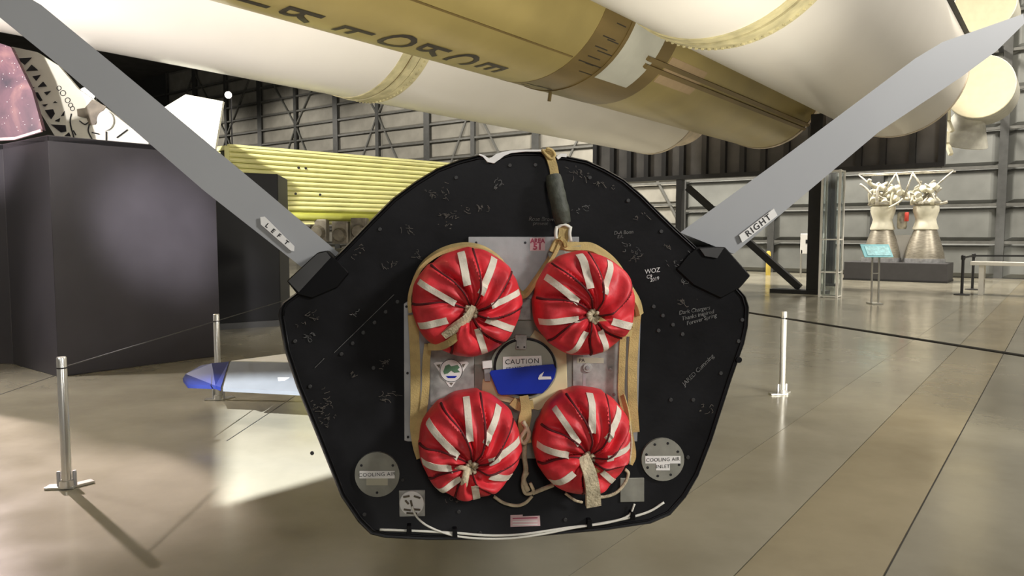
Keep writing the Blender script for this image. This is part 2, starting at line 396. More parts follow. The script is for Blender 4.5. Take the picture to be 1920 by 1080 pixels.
# recessed pair of rails of the rim (thin raised lip round the plate)
lp = [B(*p) for p in OUT]; lp = [Vector((cx0 + (p.x - cx0) * .978, -.003, cz0 + (p.z - cz0) * .978)) for p in lp]
bm = BM(); tube(bm, lp + [lp[0]], .0035, 6); obj('rim_bead', bm, M_BLACK, veh, True)
# torn white edge along the top
bm = BM()
pth = [(898, 288), (906, 291), (915, 299), (924, 299), (934, 292), (944, 287), (958, 283), (985, 281), (1013, 281), (1032, 288)]
wid = [.004, .006, .012, .02, .02, .013, .008, .006, .006, .006]
p3 = [B(x, y + 2, -.004) for x, y in pth]; ribbon(bm, p3, (0, .1, 1), [a * 1.1 for a in wid], .012); obj('torn_edge', bm, M_LABEL, veh)
bm = BM(); ribbon(bm, [B(1044, 297, -.004), B(1052, 291, -.004), B(1062, 292, -.004)], (0, 0, 1), .012, .012); obj('torn_edge', bm, M_LABEL, veh)
# fin root fairings
def fairing(inner, outer, m, d0, d1):
    bm = BM(); f = [B(*p, d0) for p in inner]; q = [B(*p, d0) for p in outer]
    return f, q
def fair(poly, facet, m, y0, y1):
    pf = [B(x, y, y0) for x, y in poly]; n = len(pf); bm = BM()
    a = [bm.verts.new(p) for p in pf]
    c = sum(pf, Vector()) / n
    b = [bm.verts.new(Vector((c.x + (p.x - c.x) * 1.0, y1, c.z + (p.z - c.z) * 1.0))) for p in pf]
    bm.faces.new(a); bm.faces.new(b[::-1])
    for k in range(n): bm.faces.new((a[k], b[k], b[(k + 1) % n], a[(k + 1) % n]))
    es = [e for e in bm.edges]; bmesh.ops.bevel(bm, geom=es, offset=.004, segments=1, affect='EDGES')
    return obj('fin_root_fairing', bm, m, veh)
fair([(537, 527), (596, 473), (612, 470), (630, 487), (655, 512), (632, 540), (585, 560), (558, 553)], None, M_FAIRB, -.012, .95)
fair([(1408, 517), (1360, 463), (1306, 464), (1290, 480), (1268, 505), (1300, 535), (1352, 560), (1388, 540)], None, M_FAIRB, -.012, .95)
# outer shoulder block with a sloped top
bm = BM(); prism(bm, [B(1312, 466, -.02), B(1358, 464, -.02), B(1345, 484, -.02), B(1322, 480, -.02)], (0, .06, 0)); obj('fairing_cap', bm, M_FAIR, veh)
bm = BM(); prism(bm, [B(540, 527, -.02), B(595, 476, -.02), B(611, 472, -.02), B(620, 483, -.02), B(560, 548, -.02)], (0, .06, 0)); obj('fairing_cap', bm, M_FAIR, veh)
# fins: wedge section with a blunt trailing edge towards us
def fin(poly, lean, y0, y1, label):
    """poly: root to tip down one side and back on the other, matching pairs"""
    pf = [B(x, y, y0) for x, y in poly]; n = len(pf); h = n // 2; bm = BM()
    back = [None] * n
    for k in range(h):
        p, q = pf[k], pf[n - 1 - k]; mid = p.lerp(q, lean)
        back[k] = mid + (p - q) * .06; back[n - 1 - k] = mid + (q - p) * .06
        for j in (k, n - 1 - k): back[j] = Vector((back[j].x, y1, back[j].z))
    a = [bm.verts.new(p) for p in pf]; b = [bm.verts.new(p) for p in back]
    for k in range(h - 1):
        bm.faces.new((a[k], a[k + 1], a[n - 2 - k], a[n - 1 - k])); bm.faces.new((b[k], b[k + 1], b[n - 2 - k], b[n - 1 - k]))
    for k in range(n): bm.faces.new((a[k], b[k], b[(k + 1) % n], a[(k + 1) % n]))
    bmesh.ops.bevel(bm, geom=[e for e in bm.edges if e.calc_face_angle(0) > .5], offset=.006, segments=2, affect='EDGES')
    o = obj('tail_fin', bm, M_FIN, veh); o['label'] = label; return o
fl_ = fin([(640, 478), (500, 360), (213, 121), (77, 9), (-70, -75), (-120, -70), (0, 33), (110, 122), (383, 358), (568, 503)], .75, .06, .62, 'darker grey left tail fin')
fr_ = fin([(1275, 436), (1470, 294), (1717, 109), (1767, 79), (1919, 26), (1921, 44), (1868, 96), (1800, 146), (1647, 248), (1376, 476)], .9, .06, .40, 'light grey right tail fin')
# lower bevel strip of the fins
def strip(name, quad, off, m, par, th=.004):
    bm = BM(); prism(bm, [B(x, y, off) for x, y in quad], (0, th, 0)); return obj(name, bm, m, par)
def label_text(name, s, c, off, size_px, ang, m, par, spacing=1.0, shear=0.0, bold=0.0):
    """lettering on plane off, centred on pixel c, cap height in pixels, ang in degrees (image, up = +)"""
    ce = B(*c, off); a = math.radians(ang); ca, sa = math.cos(a), math.sin(a); k = PXM
    bm = text_mesh(s, size_px * 1.38, lambda x, y: Vector((ce.x + (x * ca - y * sa) * k, off, ce.z + (x * sa + y * ca) * k)), spacing, shear, bold)
    return obj(name, bm, m, par)
lb = strip('fin_label', [(488, 407), (496, 406), (552, 462), (551, 471), (545, 470), (489, 421)], .048, M_LABEL, veh); lb.parent = fl_
lb = strip('fin_label', [(1386, 441), (1451, 391), (1458, 404), (1392, 455)], .048, M_LABEL, fr_)
label_text('lettering', 'RIGHT', (1422, 423), .0465, 13, 37.5, M_INK, fr_, 1.25, 0, .2)
label_text('lettering', 'L', (501, 423), .0465, 8, -42, M_INK, fl_, 1, 0, .3); label_text('lettering', 'E', (512, 433), .0465, 8, -42, M_INK, fl_, 1, 0, .3)
label_text('lettering', 'F', (523, 442), .0465, 8, -42, M_INK, fl_, 1, 0, .3); label_text('lettering', 'T', (537, 455), .0465, 8, -42, M_INK, fl_, 1, 0, .3)
# wings
ZW, ZE = .45, .31           # hinge height, drooped trailing edge height
def wing_piece(name, pix, m, th, mirror):
    bm = BM(); pts = [W2L(G(x, y, z)) for x, y, z in pix]
    pts = [Vector(((-1 if mirror else 1) * p.x, p.y, p.z)) for p in pts]
    prism(bm, pts, (0, 0, -th))
    bmesh.ops.bevel(bm, geom=[e for e in bm.edges if e.calc_face_angle(0) > .7], offset=.008, segments=2, affect='EDGES')
    return obj(name, bm, m, veh)
for mir in (False, True):
    wing_piece('elevon', [(418, 727, ZE), (552, 734, ZE), (900, 750, ZE), (900, 688, ZW), (540, 680, ZW), (432, 678, ZW)], M_WING, .03, mir)
    wing_piece('wing_tip', [(343, 709, ZE + .03), (348, 701, ZE + .05), (377, 685, ZW - .02), (397, 681, ZW), (429, 678, ZW), (414, 726, ZE), (404, 723, ZE), (352, 721, ZE)], M_WINGB, .03, mir)
    wing_piece('wing', [(434, 676.5, ZW), (540, 678.5, ZW), (900, 685.5, ZW), (900, 640, ZW), (640, 654, ZW), (530, 664, ZW)], M_WHITE_PAINT, .05, mir)
bm = BM(); pe = [W2L(G(x, y, ZE + (ZW - ZE) * (731 - y) / 52)) + Vector((0, -.004, .004)) for x, y in ((521, 709), (546, 709), (547, 714), (522, 715))]; prism(bm, pe, (0, 0, .002)); obj('wing_label', bm, M_LABEL, veh)
# landing gear (hidden behind the base, carries the aircraft)
for x, y in ((-.45, 2.2), (.45, 2.2), (0, 4.6)):
    bm = BM(); bar(bm, (x, y, .22), (x, y, .72), .07, .07); obj('gear_strut', bm, M_ALU, veh)
    bm = BM(); lathe(bm, [(-.06, .1), (-.05, .16), (-.02, .18), (.02, .18), (.05, .16), (.06, .1)], (x, y, .18), (1, 0, 0), 20); obj('wheel', bm, M_STEELB, veh, True, 40)

# ---------------- fittings on the base plate
def plate(name, poly, off, th, m, par=veh, bev=.0015):
    bm = BM(); prism(bm, [B(x, y, off - th) for x, y in poly], (0, th, 0))
    if bev: bmesh.ops.bevel(bm, geom=list(bm.edges), offset=bev, segments=1, affect='EDGES')
    return obj(name, bm, m, par)
def disc(name, c, r_px, off, th, m, par=veh, n=32, ry=None):
    ry = ry or r_px
    return plate(name, [(c[0] + r_px * math.cos(2 * PI * k / n), c[1] + ry * math.sin(2 * PI * k / n)) for k in range(n)], off, th, m, par)
ep = plate('engine_plate', [(757, 570), (768, 562), (800, 566), (1160, 566), (1196, 566), (1202, 580), (1195, 828), (765, 828), (758, 826)], -.003, .008, M_ALU)
tp = plate('upper_plate', [(878, 444), (1086, 444), (1086, 600), (878, 600)], -.003, .011, M_ALU)
plate('worn_panel', [(806, 620), (889, 620), (889, 760), (806, 760)], -.011, .006, M_ALU2)
plate('worn_panel', [(1074, 640), (1165, 640), (1165, 770), (1074, 770)], -.011, .006, M_ALU2)
plate('centre_web', [(889, 545), (1074, 545), (1074, 860), (889, 860)], -.009, .004, M_OLIVE)
plate('post_bracket', [(961, 560), (996, 560), (996, 600), (961, 600)], -.012, .012, M_ALU2)
plate('cream_backing', [(1003, 618), (1062, 662), (1064, 735), (1010, 770), (903, 742), (905, 712), (990, 640)], -.014, .006, M_CREAM)
bm = BM(); prism(bm, [B(1093, 640, -.018), B(1098, 640, -.018), B(1098, 770, -.018), B(1093, 770, -.018)], (0, .01, 0)); obj('panel_rib', bm, M_ALU, veh)
for x, y in ((893, 455), (985, 455), (1078, 455), (762, 575), (764, 700), (765, 820)): disc('rivet', (x, y), 2.6, -.0135, .003, M_INK, veh, 8)
for x, y, r in ((1102, 690, 9), (1145, 692, 4), (1152, 740, 3)):
    d_ = disc('bolt_head', (x, y), r, -.017, .008, M_ALU2, veh, 10); disc('bolt_tip', (x, y), r * .5, -.025, .004, M_ALU, d_, 8)
lb = plate('faded_label', [(1082, 670), (1132, 671), (1132, 681), (1082, 681)], -.0172, .001, M_BEIGE, veh, 0)
label_text('lettering', 'PA', (1091, 676), -.0190, 7, 0, M_INK, lb)
# hatch
hd = disc('hatch_ring', (982, 690), 63, -.016, .020, M_HATCH, veh, 48, 58)
h2 = disc('hatch_cover', (984, 688), 54, -.036, .012, M_HATCH, veh, 48, 50)
bm = BM(); tube(bm, [B(984 + 57 * math.cos(a), 688 + 53 * math.sin(a), -.037) for a in [2 * PI * k / 40 for k in range(41)]], .004, 6); obj('hatch_seal', bm, M_INK, veh, True)
plate('hatch_latch', [(966, 628), (988, 628), (988, 638), (985, 638), (988, 650), (986, 656), (967, 655), (970, 638), (966, 638)], -.048, .012, M_ALU2)
plate('hatch_latch', [(904, 678), (922, 676), (923, 690), (905, 692)], -.034, .014, M_LABEL)
plate('hatch_latch', [(907, 692), (920, 692), (920, 715), (909, 715)], -.030, .012, M_ALU)
for x, y in ((971, 651), (983, 651)): disc('rivet', (x, y), 2, -.060, .002, M_INK, veh, 8)
lb = plate('caution_label', [(943, 669), (1015, 667), (1017, 696), (943, 698)], -.048, .0015, M_LABEL, h2, 0)
label_text('lettering', 'CAUTION', (979, 678), -.0505, 9.5, 1, M_INK, lb, 1.12, 0, .02)
label_text('lettering', 'STAND CLEAR', (979, 690), -.0505, 6.2, 3, M_INK, lb, 1.1)
bt = plate('blue_tape', [(918, 699), (921, 695), (1000, 686), (1038, 683), (1043, 692), (1040, 708), (1027, 728), (1017, 738), (940, 741), (934, 738)], -.054, .003, M_BLUE)
plate('tape_tear', [(1009, 709), (1012, 703), (1020, 697), (1016, 706), (1033, 706), (1034, 711), (1010, 712)], -.0572, .001, M_LABEL, bt, 0)
# emblem sticker
em = plate('emblem_sticker', [(813, 681), (818, 679), (876, 678), (879, 681), (847, 726), (842, 725)], -.0175, .001, M_LABEL, veh, 0)
disc('emblem_disc', (846, 695), 22, -.0187, .0008, M_LABEL, em, 28)
bm = BM(); tube(bm, [B(846 + 21 * math.cos(2 * PI * k / 28), 695 + 21 * math.sin(2 * PI * k / 28), -.0196) for k in range(29)], .0011, 5); obj('emblem_ring', bm, M_INK, em)
plate('emblem_creature', [(831, 697), (835, 686), (842, 683), (846, 687), (858, 684), (862, 689), (858, 693), (863, 698), (852, 699), (846, 695), (840, 700), (833, 702)], -.0197, .0006, M_GREEN, em, 0)
plate('emblem_water', [(836, 705), (857, 705), (853, 709), (840, 709)], -.0197, .0006, M_BLUE, em, 0)
for q in ([(818, 684), (826, 683), (824, 691)], [(866, 683), (873, 682), (868, 690)], [(842, 718), (850, 718), (846, 723)]): plate('emblem_corner', q, -.0182, .0006, M_MACH, em, 0)
# area 51 sticker
st = plate('square_sticker', [(994, 446), (1022, 445), (1022, 470), (994, 470)], -.0145, .001, M_PINK, tp, 0)
label_text('lettering', 'AREA', (1008, 452), -.0162, 8, 0, M_MAG, st, 1, 0, .5); label_text('lettering', '51', (1008, 463), -.0162, 11.5, 0, M_MAG, st, 1.1, 0, .7)
# cooling air covers
for c, r, l2, bz in (((707, 890), 42, None, 6), ((1243, 862), 40, 'INLET', 8)):
    d_ = disc('cooling_air_cover', c, r, -.002, .012, M_OLIVE, veh, 40)
    n = 3 if bz == 6 else 8
    for k in range(n):
        a = 2 * PI * k / n + (PI / 2 if n == 3 else .3); disc('screw', (c[0] + (r - 8) * math.cos(a), c[1] + (r - 8) * math.sin(a)), 2.6, -.0135, .002, M_INK, d_, 8)
    lb = plate('cover_label', [(c[0] - 33, c[1] - 7), (c[0] + 33, c[1] - 7), (c[0] + 33, c[1] + 7), (c[0] - 33, c[1] + 7)], -.0142, .001, M_LABEL, d_, 0)
    label_text('lettering', 'COOLING AIR', c, -.0160, 7.2, 0, M_INK, lb, 1.08)
    yy = c[1] + 13
    lb = plate('cover_label', [(c[0] - (20 if n == 3 else 13), yy - 6), (c[0] + (20 if n == 3 else 13), yy - 6), (c[0] + (20 if n == 3 else 13), yy + 7), (c[0] - (20 if n == 3 else 13), yy + 7)], -.0144, .001, M_BEIGE if n == 3 else M_LABEL, d_, 0)
    if l2: label_text('lettering', l2, (c[0], yy), -.0162, 7.2, 0, M_INK, lb, 1.08)
# socket plates
sk = plate('socket_plate', [(748, 920), (797, 919), (797, 968), (749, 969)], -.002, .006, M_ALU2)
sd = disc('socket_disc', (772, 944), 23, -.008, .005, M_LABEL, sk, 28)
for (x0, y0, x1, y1) in ((756, 932, 768, 930), (760, 938, 766, 945), (776, 930, 788, 934), (757, 955, 770, 957), (776, 955, 788, 956), (762, 962, 782, 963), (770, 938, 773, 952)):
    bm = BM(); tube(bm, [B(x0, y0, -.014), B(x1, y1, -.014)], .004, 6); obj('socket_slot', bm, M_MACH, sd)
plate('cover_plate', [(1163, 897), (1208, 896), (1208, 941), (1163, 942)], -.002, .006, M_OLIVE)
lb = plate('pink_label', [(957, 966), (980, 965), (980, 968), (1012, 967), (1013, 986), (957, 988)], -.002, .001, M_PINK, veh, 0)
for k, s in enumerate(('WARNING', 'DO NOT REMOVE', 'BEFORE FLIGHT')[:0]): pass
for y in (971, 977, 983):
    bm = BM(); prism(bm, [B(961, y, -.0035), B(1008, y - 1, -.0035), B(1008, y + 1, -.0035), B(961, y + 2, -.0035)], (0, .0005, 0)); obj('label_line', bm, M_LABEL if y != 971 else M_MAG, lb)
# wires along the lower edge
def wire(pix, r=.0045, off=-.016):
    bm = BM(); tube(bm, smooth_path([B(x, y, off) for x, y in pix]), r, 7); return obj('wire', bm, M_WIRE, veh, True)
wire([(712, 993), (770, 995), (850, 999), (920, 1004), (985, 1001), (1060, 990), (1110, 984), (1165, 974), (1215, 960), (1245, 942)])
wire([(772, 950), (782, 970), (805, 988), (850, 1004), (905, 1010), (960, 1009), (1020, 1001), (1080, 989), (1140, 980), (1178, 967), (1190, 945)], .004, -.020)
for x, y in ((767, 994), (853, 1000), (1106, 983), (1187, 968)): plate('wire_clip', [(x - 4, y - 8), (x + 4, y - 8), (x + 5, y + 8), (x - 5, y + 8)], -.002, .026, M_BLACK)
# bolts over the plate
bolts = [(712, 430), (855, 333), (956, 310), (1004, 309), (1106, 333), (1178, 376), (1240, 434), (1226, 575), (1243, 592), (1262, 609), (1280, 627), (1392, 600), (1385, 640), (1352, 700), (1300, 750), (1258, 750), (1290, 858),
         (640, 664), (661, 644), (681, 624), (702, 605), (723, 585), (745, 566), (553, 640), (581, 725), (683, 965), (755, 900), (700, 690), (1235, 620), (585, 850), (900, 1000), (1060, 975), (860, 960)]
for x, y in bolts: disc('bolt', (x, y), 4, -.001, .005, M_RIM, veh, 8)
disc('side_bolt', (1386, 675), 6, .0, .012, M_BLACK, veh, 10)
# scratches, marker signatures and scribbles
def scribble(c, wpx, hpx, ang, m, loops, seed=0):
    rnd = random.Random(seed + c[0] * 7 + c[1]); a = math.radians(ang); bm = BM()
    for k in range(int(loops * 1.1)):
        x = rnd.uniform(-.5, .5) * wpx; y = rnd.gauss(0, .28) * hpx; d = rnd.gauss(.6, .5); ln = rnd.uniform(2, 7); pts = []
        for q in range(rnd.choice((2, 3, 3, 4))):
            pts.append(B(c[0] + x * math.cos(a) + y * math.sin(a), c[1] - x * math.sin(a) + y * math.cos(a), -.0052)); x += ln * math.cos(d); y += ln * math.sin(d); d += rnd.gauss(0, 1.2); ln *= .8
        ribbon(bm, smooth_path(pts, 3), (0.3, 0, 1), rnd.uniform(.0008, .0018), .0006)
    return obj('marker_scribble', bm, m, veh)
def write(s, c, h, ang, m, shear=.2): return label_text('marker_writing', s, c, -.0055, h, ang, m, veh, .95, shear, .02)
write('WOZ', (1223, 508), 9, 8, M_CHALK, .1); write('C9', (1217, 519), 7, 8, M_CHALK); write('2019', (1227, 524), 7, 14, M_CHALK)
write('Dark Chargers', (1302, 582), 8, 9, M_CHALK2); write('Thanks inspired', (1308, 591), 8, 12, M_CHALK2); write('Forever Spring', (1315, 599), 8, 15, M_CHALK2)
write('Rose Brown', (1017, 411), 8, -1, M_CHALK2); write('present', (1013, 419), 7, -1, M_CHALK2)
write('JARED Cumming', (1309, 694), 9, 44, M_CHALK2, .1)
write('D-A Bonn', (1169, 436), 7, 4, M_CHALK2); write('E.R.', (1163, 444), 6, 4, M_CHALK2)
for c, wp, hp, an, m, lp_ in (((1185, 466), 44, 16, -20, M_CHALK2, 12), ((1190, 484), 30, 12, 30, M_SCR, 8), ((1268, 493), 40, 16, 8, M_CHALK2, 11), ((1293, 528), 40, 12, -10, M_CHALK2, 10), ((1290, 562), 44, 10, 8, M_SCR, 9),
                              ((820, 362), 52, 24, 22, M_SCR, 18), ((850, 396), 60, 16, 18, M_SCR, 14), ((842, 418), 30, 24, 60, M_SCR, 10), ((930, 350), 12, 18, 70, M_CHALK2, 7), ((905, 385), 24, 8, -5, M_SCR, 7), ((757, 425), 40, 12, -15, M_SCR, 8),
                              ((668, 470), 30, 14, 40, M_SCR, 9), ((735, 495), 40, 14, 0, M_SCR, 9), ((775, 480), 20, 12, 30, M_SCR, 6), ((577, 628), 22, 12, 14, M_CHALK2, 12), ((570, 600), 50, 22, 15, M_SCR, 10), ((600, 760), 40, 44, 35, M_SCR, 20), ((612, 785), 30, 30, 60, M_SCR, 12),
                              ((720, 680), 30, 8, 38, M_SCR, 9), ((664, 705), 10, 16, 50, M_SCR, 6), ((725, 742), 36, 10, 25, M_SCR, 10), ((662, 588), 16, 8, 35, M_CHALK2, 6), ((1080, 322), 46, 18, -18, M_SCR, 12), ((1130, 345), 44, 10, -12, M_SCR, 10), ((1085, 390), 34, 12, 10, M_CHALK2, 8),
                              ((1320, 768), 16, 18, 70, M_SCR, 7), ((1200, 405), 30, 8, 10, M_SCR, 6), ((1250, 458), 20, 8, -40, M_SCR, 5), ((843, 935), 40, 6, -15, M_SCR, 6)):
    scribble(c, wp, hp, an, m, lp_)
for a_, b_ in (((627, 661), (739, 552)), ((1290, 470), (1330, 512)), ((590, 690), (608, 672))):
    bm = BM(); ribbon(bm, [B(*a_, -.0052), B(*b_, -.0052)], (1, 0, 1), .0018, .0006); obj('scratch', bm, M_CHALK2, veh)

# ================================================================== nozzle covers
def cover(c, rx, ry, knot, ends, label, kind, seed):
    rnd = random.Random(seed)
    OFFC = -.07; c0 = B(*c, OFFC); org = Vector((c0.x, -.018, c0.z))
    root = thing('nozzle_cover', label, 'nozzle cover', L2W(org), YAW, 'red fabric covers tied over the four rocket nozzles')
    RX, RZ = rx * PXM * .975, ry * PXM * .975; kx, kz = (knot[0] - c[0]) * PXM * .95, -(knot[1] - c[1]) * PXM * .95
    ang = sorted(math.atan2(-(e[1] - knot[1]), e[0] - knot[0]) % (2 * PI) for e in ends)
    n = len(ang); cre = []
    for i in range(n):
        a, b = ang[i], ang[(i + 1) % n] + (2 * PI if i == n - 1 else 0); f = rnd.uniform(.42, .62); cre.append(a + (b - a) * f)
    def saw(th):
        th = (th - cre[0]) % (2 * PI)
        for i in range(n):
            a = (cre[i] - cre[0]); b = (cre[(i + 1) % n] - cre[0]) if i < n - 1 else 2 * PI
            if a <= th < b:
                f = (th - a) / (b - a); return min(1, f * 9) * (1 - .75 * f) ** 1.0 * 1.2 + .25 * math.sin(f * PI * 3 + i)
        return 0
    ph = [rnd.uniform(0, 6) for _ in range(6)]
    def rim(th):
        # direction th from the knot meets the rim ellipse
        dx, dz = math.cos(th), math.sin(th)
        A = (dx / RX) ** 2 + (dz / RZ) ** 2; Bq = 2 * (kx * dx / RX ** 2 + kz * dz / RZ ** 2); Cq = (kx / RX) ** 2 + (kz / RZ) ** 2 - 1
        l = (-Bq + math.sqrt(Bq * Bq - 4 * A * Cq)) / (2 * A)
        return l * (1 + .012 * math.sin(3 * th + ph[0]) + .010 * math.sin(5 * th + ph[1]) + .028 * (saw(th) - .4))
    TW_ = .75
    def S(th, s, lift=0.0):
        l = rim(th) * s; x = kx + l * math.cos(th); z = kz + l * math.sin(th)
        e = min(1.0, math.hypot(x / RX, z / RZ)); dome = .075 * math.sqrt(max(0, 1 - e ** 3.2))
        dip = -.030 * math.exp(-(s / .16) ** 2)
        sw = saw(th + TW_ * (1 - s) ** 1.5)
        g = min(1, s * 3.2) * (1 if s < .86 else max(.25, 1 - (s - .86) * 4))
        y = -(.085 + dome + dip + (.037 * sw) * g + .004 * math.sin(7 * th + 9 * s + ph[2]) * g + .003 * math.sin(13 * th - 14 * s + ph[3]) * g + lift)
        return Vector((x, y, z))
    NT, NS = 240, 20; bm = BM(); rows = []
    for j in range(NS + 1):
        s = .03 + .97 * j / NS; rows.append([bm.verts.new(S(2 * PI * k / NT, s)) for k in range(NT)])
    for yb, sc in ((-.062, 1.01), (-.035, .99), (0, .95)):
        rows.append([bm.verts.new((kx + rim(2 * PI * k / NT) * math.cos(2 * PI * k / NT), 0, kz + rim(2 * PI * k / NT) * math.sin(2 * PI * k / NT))) for k in range(NT)])
        for v in rows[-1]: v.co = Vector((v.co.x * sc, yb, v.co.z * sc))
    for a, b in zip(rows, rows[1:]):
        for k in range(NT): bm.faces.new((a[k], a[(k + 1) % NT], b[(k + 1) % NT], b[k]))
    bm.faces.new(rows[0][::-1]); bm.faces.new(rows[-1])
    obj('fabric', bm, M_RED, root, True, 55)
    for a in ang:
        bm = BM(); hw = 5.8 * PXM * rnd.uniform(.9, 1.15); s_in = rnd.uniform(.30, .46); prev = None
        for j in range(15):
            s = s_in + (.97 - s_in) * j / 14; l = rim(a) * s; da = math.atan2(hw, l)
            rp_ = [S(a + q * da, s, .004) for q in (-1, -.33, .33, 1)]; ym = min(p.y for p in rp_); rw = [bm.verts.new(Vector((p.x, .7 * ym + .3 * p.y - .001, p.z))) for p in rp_]
            if prev:
                for k in range(3): bm.faces.new((prev[k], prev[k + 1], rw[k + 1], rw[k]))
            prev = rw
        ex = bmesh.ops.extrude_face_region(bm, geom=list(bm.faces)); bmesh.ops.translate(bm, vec=(0, .005, 0), verts=[v for v in ex['geom'] if isinstance(v, bmesh.types.BMVert)])
        obj('ribbon', bm, M_RIBBON, root, True, 50)
    for cr in cre:
        bm = BM(); pts = []
        for j in range(22):
            s = .10 + .89 * j / 21; th = cr - TW_ * (1 - s) ** 1.5 + .035 / max(s, .2); pts.append(S(th, s, .001))
        tube(bm, pts, [.0028 + .0022 * (j / 21) for j in range(22)], 6); obj('seam_piping', bm, M_PIPING, root, True)
    # gathered knot
    kp = Vector((kx, -.125, kz)); bm = BM()
    for i in range(13):
        a = 2 * PI * i / 13 + rnd.uniform(-.2, .2); r0 = .009 + .005 * rnd.random(); ln = rnd.uniform(.024, .04)
        tube(bm, smooth_path([kp + Vector((r0 * math.cos(a), .02, r0 * math.sin(a))), kp + Vector((r0 * .7 * math.cos(a), -ln * .6, r0 * .7 * math.sin(a))), kp + Vector((r0 * 1.9 * math.cos(a + .5), -ln * 1.1, r0 * 1.9 * math.sin(a + .5)))], 3), .0065, 6)
    obj('gathered_tuft', bm, M_ROPE, root, True)
    bm = BM(); pts = []
    for k in range(40):
        a = 2 * PI * k / 13; pts.append(kp + Vector((.024 * math.cos(a), -.002 - .010 * k / 40, .024 * math.sin(a))))
    tube(bm, pts, .0055, 6); obj('tie_cord', bm, M_ROPE, root, True)
    def P(px, py, y): q = B(px, py, OFFC); return Vector((q.x - org.x, y, q.z - org.z))
    if kind == 'tail':
        bm = BM(); ribbon(bm, smooth_path([P(884, 572, -.165), P(868, 592, -.185), P(848, 607, -.180), P(830, 620, -.165)]), (.3, -.5, 1), [.036 - .0007 * k for k in range(19)], .016); obj('cloth_tail', bm, M_ROPE, root, True, 50)
        bm = BM(); ribbon(bm, smooth_path([P(872, 596, -.17), P(855, 620, -.175), P(830, 640, -.15), P(803, 648, -.08)]), (.3, 0, 1), .024, .006); obj('webbing_tail', bm, M_STRAP, root)
    if kind == 'strap':
        bm = BM(); ribbon(bm, smooth_path([P(1108, 592, -.165), P(1130, 606, -.165), P(1155, 617, -.14), P(1176, 622, -.10)]), (.3, 0, 1), .022, .006); obj('webbing_tail', bm, M_STRAP, root)
        bm = BM(); ribbon(bm, [P(1172, 590, -.12), P(1180, 608, -.125)], (1, 0, .4), .02, .01); obj('webbing_end', bm, M_STRAP, root)
    if kind == 'short':
        bm = BM(); tube(bm, smooth_path([P(872, 858, -.17), P(868, 872, -.19), P(866, 888, -.18), P(867, 898, -.165)]), [.012] * 12 + [.009] * 7, 8); obj('cord_end', bm, M_ROPE, root, True)
        bm = BM(); tube(bm, smooth_path([P(876, 862, -.17), P(862, 855, -.18), P(851, 862, -.165), P(846, 876, -.15)]), .008, 7); obj('cord_end', bm, M_ROPE, root, True)
    if kind == 'long':
        bm = BM(); ribbon(bm, smooth_path([P(1080, 838, -.165), P(1088, 862, -.195), P(1094, 890, -.19), P(1098, 925, -.17)]), (1, 0, .2), [.040 + .0006 * k for k in range(19)], .018); obj('cloth_tail', bm, M_ROPE, root, True, 50)
        bm = BM(); ribbon(bm, smooth_path([P(1098, 866, -.17), P(1125, 850, -.165), P(1152, 835, -.15), P(1165, 810, -.13), P(1170, 775, -.1), P(1166, 740, -.06)]), (.3, 0, 1), .018, .006); obj('webbing_tail', bm, M_STRAP, root)
    return root
cover((875, 566), 99, 98, (880, 580), [(862, 470), (925, 480), (792, 528), (786, 605), (905, 655), (970, 545), (955, 612)], 'upper left red nozzle cover with long pale cloth tail hanging from its knot', 'tail', 1)
cover((1091, 568), 96, 96, (1102, 588), [(1022, 522), (1078, 478), (1133, 490), (1000, 598), (1060, 655), (1124, 650), (1182, 610)], 'upper right red nozzle cover with round rosette knot, beside green sleeve strap', 'strap', 2)
cover((880, 829), 94, 100, (880, 862), [(806, 782), (872, 735), (932, 752), (972, 815), (955, 888), (892, 932), (812, 908), (792, 850)], 'lower left red nozzle cover with knot low down and short cord ends', 'short', 3)
cover((1088, 822), 91, 101, (1092, 845), [(1030, 752), (1096, 726), (1150, 762), (1000, 820), (1022, 892), (1142, 894), (1180, 826)], 'lower right red nozzle cover with thick pale cloth tail hanging straight down', 'long', 4)

# ================================================================== strap harness
har = thing('strap_harness', 'tan webbing strap harness looped round the red nozzle covers', 'strap', L2W(Vector((0, -.02, 1.2))), YAW)
def HB(px, py, off): q = B(px, py, off); return Vector((q.x, off + .02, q.z - 1.2))
def hstrap(name, pix, off, wdir, width, th=.006, m=None, n=6, par=har):
    offs = off if isinstance(off, list) else [off] * len(pix)
    bm = BM(); p = smooth_path([HB(x, y, o) for (x, y), o in zip(pix, offs)], n); ribbon(bm, p, wdir, width, th); return obj(name, bm, m or M_STRAP, par)
hstrap('upper_strap', [(771, 585), (769, 558), (775, 530), (790, 500), (815, 478), (845, 465), (876, 461), (905, 467), (932, 484), (955, 512), (968, 538), (978, 552), (988, 548), (1003, 528), (1022, 500), (1040, 472), (1052, 445)], -.055, (0.1, 1, .25), .05, .012)
hstrap('upper_strap', [(1052, 448), (1060, 462), (1085, 464), (1110, 466), (1140, 485), (1160, 508), (1178, 540), (1194, 568), (1200, 590)], -.06, (0.3, .6, .6), .04, .014)
hstrap('upper_strap', [(1040, 475), (1050, 455), (1060, 452)], -.065, (1, .3, .5), .05, .008)
hstrap('side_strap', [(772, 575), (785, 564), (800, 558), (812, 560)], [-.05, -.09, -.12, -.13], (.2, 0, 1), .035)
hstrap('side_strap', [(774, 590), (777, 640), (779, 700), (779, 760), (778, 800), (783, 835), (790, 858)], -.04, (1, 0, 0), .034, .008)
hstrap('side_strap', [(803, 645), (799, 680), (798, 730), (793, 770), (784, 805), (790, 830)], -.045, (1, 0, 0), .026, .008)
hstrap('side_strap', [(1194, 580), (1190, 620), (1186, 680), (1186, 750), (1190, 810)], -.04, (1, 0, 0), .034, .008)
